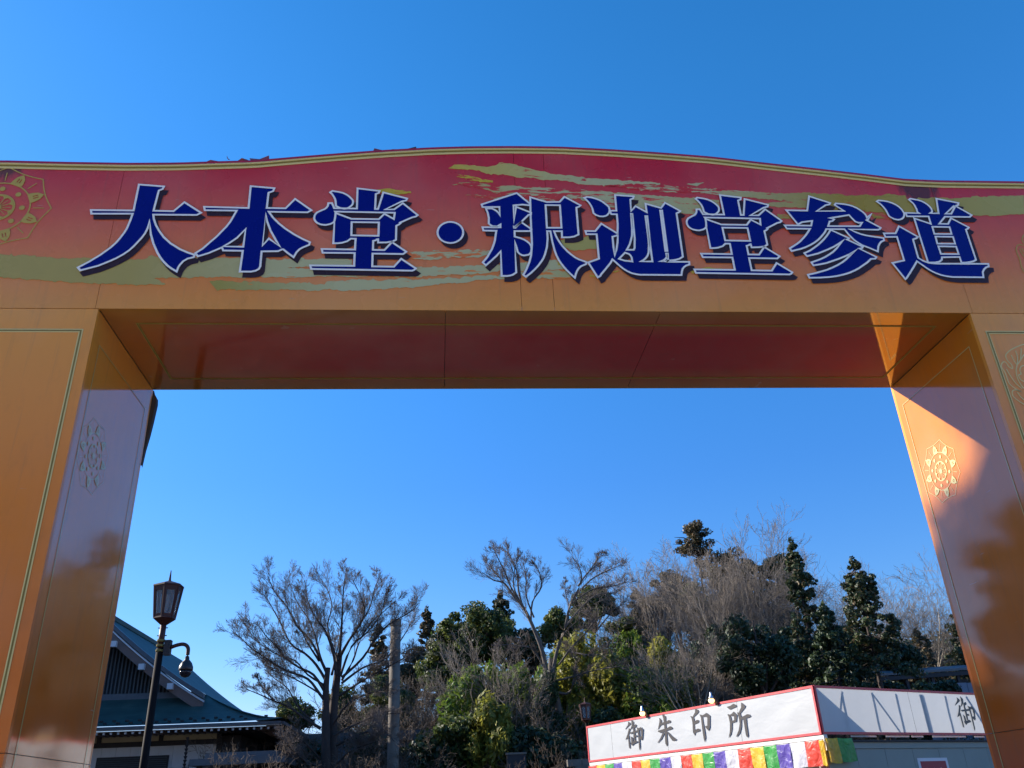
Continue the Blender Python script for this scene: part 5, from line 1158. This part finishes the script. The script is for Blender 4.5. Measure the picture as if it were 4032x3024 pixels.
# roof of the booth, set low behind the fascia
r0_ = [onL(.15, WZ-.03, -.17), onL(LL-.1, WZ-.03, -.17), tuple(np.array(Q[1])+(0, 0, WZ-.03)), onR(LRR-.1, WZ-.03, -.17)]
MB().add(r0_+[(a, b, c-.05) for a, b, c in r0_], [(0,1,2,3),(7,6,5,4),(0,4,5,1),(1,5,6,2),(2,6,7,3),(3,7,4,0)]).obj('roof', M['booth_white'], booth)

# brush characters
K1, K2, sk = (2440, 2740), (2700, 2740), 300/2212
KJ = {
 'go': (K1, [[(258,740),(330,790),(335,830),(185,978),(180,965),(255,840),(265,790)], [(280,940),(335,955),(300,1080),(255,1230),(185,1280),(240,1130),(275,1000)], [(265,1140),(295,1150),(330,1500),(320,1538),(290,1500),(262,1200)],
   [(357,690),(430,760),(425,850),(350,980),(338,950),(365,860)], [(400,890),(440,850),(490,820),(508,850),(500,890),(440,935)], [(405,900),(450,930),(465,1050),(478,1300),(430,1310),(415,1080)], [(300,1070),(430,1030),(560,985),(572,1040),(340,1105)],
   [(460,1150),(500,1125),(530,1160),(515,1190),(460,1190)], [(340,1170),(400,1220),(415,1350),(365,1370),(355,1250)], [(340,1360),(380,1345),(500,1290),(542,1320),(535,1350),(430,1400),(390,1452),(350,1400)],
   [(515,910),(580,935),(592,1000),(625,1500),(605,1582),(590,1550),(560,1150),(535,980)], [(560,950),(640,900),(705,975),(690,1240),(665,1292),(610,1250),(600,1190),(655,1170),(640,1000),(590,990)]]),
 'shu': (K1, [[(1160,632),(1240,710),(1232,830),(1130,985),(1128,970),(1165,800),(1175,700)], [(1205,790),(1380,740),(1440,700),(1490,712),(1505,745),(1490,780),(1210,855)], [(1245,525),(1355,590),(1370,900),(1390,1050),(1415,1400),(1398,1472),(1345,1380),(1330,1100),(1310,850),(1285,650)],
   [(1125,1012),(1400,930),(1495,875),(1557,930),(1545,965),(1300,1040),(1205,1077),(1130,1035)], [(1280,1040),(1330,1080),(1240,1260),(1130,1372),(1122,1355),(1195,1240)], [(1390,1030),(1430,1050),(1550,1170),(1682,1268),(1640,1300),(1555,1307),(1480,1200),(1400,1070)]]),
 'in': (K2, [[(290,370),(370,400),(402,445),(385,490),(250,622),(222,600),(290,470)], [(148,583),(240,605),(270,660),(275,800),(290,980),(310,1080),(290,1160),(230,1060),(215,780),(190,650)], [(270,740),(350,695),(400,705),(408,745),(390,785),(270,830)], [(290,990),(380,945),(425,960),(445,985),(440,1022),(300,1072)],
   [(420,535),(510,560),(540,800),(570,950),(603,1200),(577,1352),(545,1250),(500,950),(460,620)], [(505,565),(560,535),(620,490),(732,575),(725,920),(685,1017),(580,890),(650,862),(650,640),(610,600),(520,615)]]),
 'sho': (K2, [[(1205,318),(1310,290),(1400,228),(1460,250),(1498,295),(1495,320),(1300,402)], [(1228,522),(1310,545),(1340,650),(1372,800),(1375,950),(1340,1120),(1265,1227),(1300,1050),(1305,800),(1270,620)], [(1300,548),(1360,515),(1408,453),(1512,560),(1495,748),(1340,800),(1350,735),(1430,700),(1418,570),(1350,590)],
   [(1628,188),(1757,290),(1745,340),(1600,515),(1562,480),(1630,330)], [(1508,478),(1600,490),(1640,620),(1642,900),(1600,1080),(1502,1197),(1488,1172),(1560,1000),(1590,800),(1560,620)], [(1610,620),(1720,580),(1800,530),(1870,535),(1912,590),(1880,622),(1640,692)], [(1695,670),(1785,655),(1800,850),(1842,1150),(1820,1217),(1775,1150),(1740,950)]]),
}
def glyph(key, fn_src, place_fn, name, mat, parent, label=None, eps=.0007):
    org, polys = KJ[key]; mb = MB()
    L2 = [[inplane(fn_src, org[0]+x*sk, org[1]+y*sk) for x, y in p] for p in polys]
    for i, p in enumerate(L2):
        p = [tuple(q) for q in p]; sm = p
        v, f = fill2d([sm], lambda q: place_fn(q, i*eps)); mb.add(v, f)
    o = mb.obj(name, mat, parent)
    if label: o['label'] = label
    return o, L2
for k_, lab in (('go', 'black brush character 御 on the front sheet'), ('shu', 'black brush character 朱'), ('in', 'black brush character 印'), ('sho', 'black brush character 所')):
    _, L2 = glyph(k_, onL, lambda q, e: onL(q[0], q[1], .021+e), 'brush_character', M['ink'], booth, lab)
    KJ[k_+'_uz'] = L2
def unit_glyph(k_):
    L2 = KJ[k_+'_uz']; us = [q[0] for p in L2 for q in p]; zs = [q[1] for p in L2 for q in p]
    u0, u1, z0, z1_ = min(us), max(us), min(zs), max(zs)
    return [[((u1-q[0])/(u1-u0), (q[1]-z0)/(z1_-z0)) for q in p] for p in L2]       # u grows away on the left side: mirror back
ug = unit_glyph('go'); ua, _ = inplane(onR, 3757, 2790); ub, _ = inplane(onR, 3840, 2820); za = inplane(onR, 3778, 2741)[1]; zb2 = inplane(onR, 3842, 2880)[1]
mb = MB()
for i, p in enumerate(ug):
    v, f = fill2d([[(ua+(ub-ua)*q[0], zb2+(za-zb2)*q[1]) for q in p]], lambda q: onR(q[0], q[1], .021+.0007*i)); mb.add(v, f)
mb.obj('brush_character', M['ink'], booth)['label'] = 'black brush character 御 on the right hand sheet'
# poster
ps = empty('poster', onR(0, 0), 'red poster with white border and white characters 御朱印 on the booth wall under the right sign', 'poster'); ps.location = onR(inplane(onR, 3680, 3000)[0], 1.9)
u0, z0 = inplane(onR, 3623, 2984); u1, _ = inplane(onR, 3740, 2982)
PWd = u1-u0
M['poster_white'] = plain('poster_white', (.70, .70, .72), .5, .05); M['poster_red'] = plain('poster_red', (.35, .012, .03), .5, .15, 8)
def slabp(a, b, c, d, o0, o1, nm, mt): return slab(onR, a, b, c, d, o0, o1, nm, mt, ps)
slabp(u0, u1, z0-PWd*1.35, z0, -.079, -.072, 'paper', M['poster_white'])
slabp(u0+PWd*.075, u1-PWd*.075, z0-PWd*1.27, z0-PWd*.06, -.0715, -.070, 'red_field', M['poster_red'])
for j, k_ in enumerate(('go', 'shu', 'in')):
    mb = MB(); c = .25
    for i, p in enumerate(unit_glyph(k_)):
        v, f = fill2d([[(u0+PWd*(.14+.25*j)+PWd*.22*q[0], z0-PWd*.50+PWd*.32*q[1]) for q in p]], lambda q: onR(q[0], q[1], -.069+.0007*i)); mb.add(v, f)
    mb.obj('printed_character', M['poster_white'], ps)
# five coloured curtain: every strip its own cloth
def cloth(name, col):
    m, nt, b = new_mat(name)
    c = mixc(nt, maprange(nt, noise(nt, 14, 5), .3, .7), [x*.82 for x in col], [min(1, x*1.12) for x in col]); nt.links.new(c, b.inputs['Base Color'])
    b.inputs['Roughness'].default_value = .38; b.inputs['Sheen Weight'].default_value = .3; bump(nt, b, noise(nt, 6, 3, dist=.8), .45, .05)
    tr = nt.nodes.new('ShaderNodeBsdfTranslucent'); nt.links.new(c, tr.inputs['Color']); mx = nt.nodes.new('ShaderNodeMixShader'); mx.inputs[0].default_value = .35
    nt.links.new(b.outputs[0], mx.inputs[1]); nt.links.new(tr.outputs[0], mx.inputs[2]); nt.links.new(mx.outputs[0], nt.nodes['Material Output'].inputs['Surface']); return m
CC = [cloth('red_satin', (.80, .045, .02)), cloth('yellow_satin', (.80, .52, .02)), cloth('green_satin', (.02, .36, .05)), cloth('purple_satin', (.10, .06, .42)), cloth('white_satin', (.72, .72, .80))]
cur = empty('striped_curtain', onL(LL/2, 2.4, .05), 'curtain of red, yellow, green, purple and white satin strips hanging below the booth sign', 'curtain')
edges = [90,130,170,213,253,300,343,388,437,490,540,592,645,700,757,818,880,943,1007,1072,1145,1215,1238]
us = []
for e in edges:
    px = 2250+e*1782/2212; py = 2650+(430-(e-90)*.104)*1782/2212; us.append(inplane(onL, px, py)[0])
us = sorted(us, reverse=True)
ZCT, ZCB = 2.55, 2.10
cl_names = ['red', 'yellow', 'green', 'purple', 'white']
def strip_cloth(fn, ua, ub, ci, seed, out0, zt=ZCT, zb=ZCB, flare=0.):
    rg = random.Random(seed); nu, nz = 9, 12; v = []; ph = rg.uniform(0, 6)
    for j in range(nz+1):
        t = j/nz
        for i in range(nu+1):
            s = i/nu; u = ua+(ub-ua)*s+flare*t
            o = out0+.014*t**.6*math.sin(s*5+ph+t*2.2)+.006*math.sin(s*11+ph*2+t*4)*t**.5+.002*rg.gauss(0, 1)*t**.3
            v.append(fn(u, zt+(.012*math.sin(s*math.pi)*-1)-(zt-zb)*t+.008*math.sin(s*5+ph)*t, o))
    f = [(j*(nu+1)+i, j*(nu+1)+i+1, (j+1)*(nu+1)+i+1, (j+1)*(nu+1)+i) for j in range(nz) for i in range(nu)]
    o = mesh_obj('cloth_strip', v, f, CC[ci % 5], cur, True); o['label'] = cl_names[ci % 5]+' satin strip'
for i in range(len(us)-1): strip_cloth(onL, us[i], us[i+1], i, i, .055)
strip_cloth(onL, us[-1], -.02, 21, 99, .055)
ue = inplane(onR, 3286, 2900)[0]; uf = inplane(onR, 3345, 2905)[0]
strip_cloth(onR, .0, ue, 1, 100, .05, ZCT+.03, ZCB+.04, .02); strip_cloth(onR, ue, uf, 2, 101, .05, ZCT+.03, ZCB+.06, .06)
MB().tube([onL(LL-.05, ZCT+.004, .055), onL(-.05, ZCT+.004, .055)], .006, 6).obj('curtain_cord', M['ink'], cur)
# two lit floodlamps on the top edge of the front sign
mw, nt, b = new_mat('lit_bulb'); b.inputs['Base Color'].default_value = (.9, .75, .4, 1); b.inputs['Emission Color'].default_value = (1, .62, .22, 1); b.inputs['Emission Strength'].default_value = 1.6
M['chrome'] = plain('lamp_aluminium', (.55, .56, .62), .3, .1, 5, .6)
for px, py, lab in ((2542, 2800, 'lit bulb lamp clamped on the booth sign above the character 朱, the left one'), (2815, 2752, 'lit bulb lamp clamped on the booth sign above the character 所, the right one')):
    u, z = inplane(onL, px, py+8); z = ZT0+.075
    c = onL(u, z, .10); fl = empty('sign_lamp', c, lab, 'lamp', 'bulb lamps on the booth sign')
    MB().lathe(c, [(.012, -.085), (.045, -.075), (.065, -.045), (.068, -.015), (.055, .01)], 16).obj('bulb', mw, fl, True)
    MB().lathe(c, [(.056, .0101), (.045, .05), (.03, .09), (.022, .13), (.02, .155)], 16).obj('socket', M['chrome'], fl, True)
    MB().tube([onL(u, z+.12, .10), onL(u-.03, z+.10, .04), onL(u-.06, z+.02, .03), onL(u-.08, ZT0-.02, .03)], .012, 8).obj('bracket_arm', M['lamp_metal'], fl)
    MB().box(-.04, .04, -.03, .03, 0, .05); slab(onL, u-.13, u-.05, ZT0-.06, ZT0+.012, .0225, .05, 'clamp', M['lamp_metal'], fl)

# ================================================================== SMALL THINGS ON THE SLOPE
sh = empty('shelter', (at(3620, 2650, 56)[0], 56, 0), 'low dark roofed shelter on the rise beside the right gate post', 'shelter')
a0, a1 = at(3440, 2655, 55), at(3900, 2620, 55)
gz = float(ground_h(a0[0], 56))
MB().obox((a0[0], 55, a0[2]-.12), (a1[0]-a0[0], 0, .25), (0, 3, .5), (0, 0, .14)).obj('roof', M['tile_dark'], sh)
MB().obox((a0[0]+.1, 55.05, a0[2]-.42), (a1[0]-a0[0]-.2, 0, .25), (0, .12, 0), (0, 0, .25)).obj('fascia', M['dark_wood'], sh)
for k in range(5):
    x = a0[0]+.5+(a1[0]-a0[0]-1)*k/4; MB().box(x-.09, x+.09, 55.2, 55.38, gz-.5, a0[2]-.2).obj('post', M['dark_wood'], sh)
MB().box(a0[0]+.3, a1[0]-.2, 57.6, 57.75, gz-.5, a0[2]-.2).obj('rear_wall', M['dark_wood'], sh)
w0, w1 = at(3620, 2690, 53), at(3900, 2690, 53)
wl = empty('site_fence', (w0[0], 53, 0), 'pale blue grey panel fence behind the clipped bushes below the shelter', 'fence')
n_ = 6
for k in range(n_):
    a = w0[0]+(w1[0]-w0[0])*k/n_; b = w0[0]+(w1[0]-w0[0])*(k+1)/n_-.03
    MB().box(a, b, 53, 53.06, float(ground_h(a, 53))-.5, w0[2]-.02*k).obj('fence_panel', M['fence_blue'], wl)
mn = at(2030, 2965, 41); mo = empty('stone_monument', (mn[0], 41, 0), 'dark square stone block with a pale top at the bottom of the slope', 'stone block')
MB().box(mn[0]-.42, mn[0]+.42, 40.6, 41.4, -.1, mn[2]-.08).obj('block', M['dark_wood'], mo); MB().box(mn[0]-.46, mn[0]+.46, 40.56, 41.44, mn[2]-.079, mn[2]).obj('capstone', M['stone'], mo)
s0, s1_ = at(2235, 2990, 39), at(2420, 2990, 39)
wa = empty('stone_wall', (s0[0], 39, 0), 'low grey stone wall showing left of the booth', 'wall')
for k in range(8):
    for r_ in range(5):
        x0_ = s0[0]+k*.62+(r_ % 2)*.3; z_ = s0[2]-.28*(r_+1); MB().box(x0_, x0_+.6, 39, 39.5, z_, z_+.27).obj('stone', M['stone'], wa)
MB().box(s0[0]+.05, s0[0]+5, 39.05, 39.45, 0, s0[2]-1.41).obj('footing', M['stone'], wa)
wi = MB()
for a, b in (((3180, 2698), (3330, 2668)), ((3240, 2650), (3330, 2632))):
    p, q = at(*a, 40), at(*b, 40); wi.tube([p, (p+q)/2-np.array([0, 0, .05]), q], .012, 5)
tag(wi.obj('overhead_wire', M['dark_wood']), 'thin wires strung above the booth corner', 'wire')
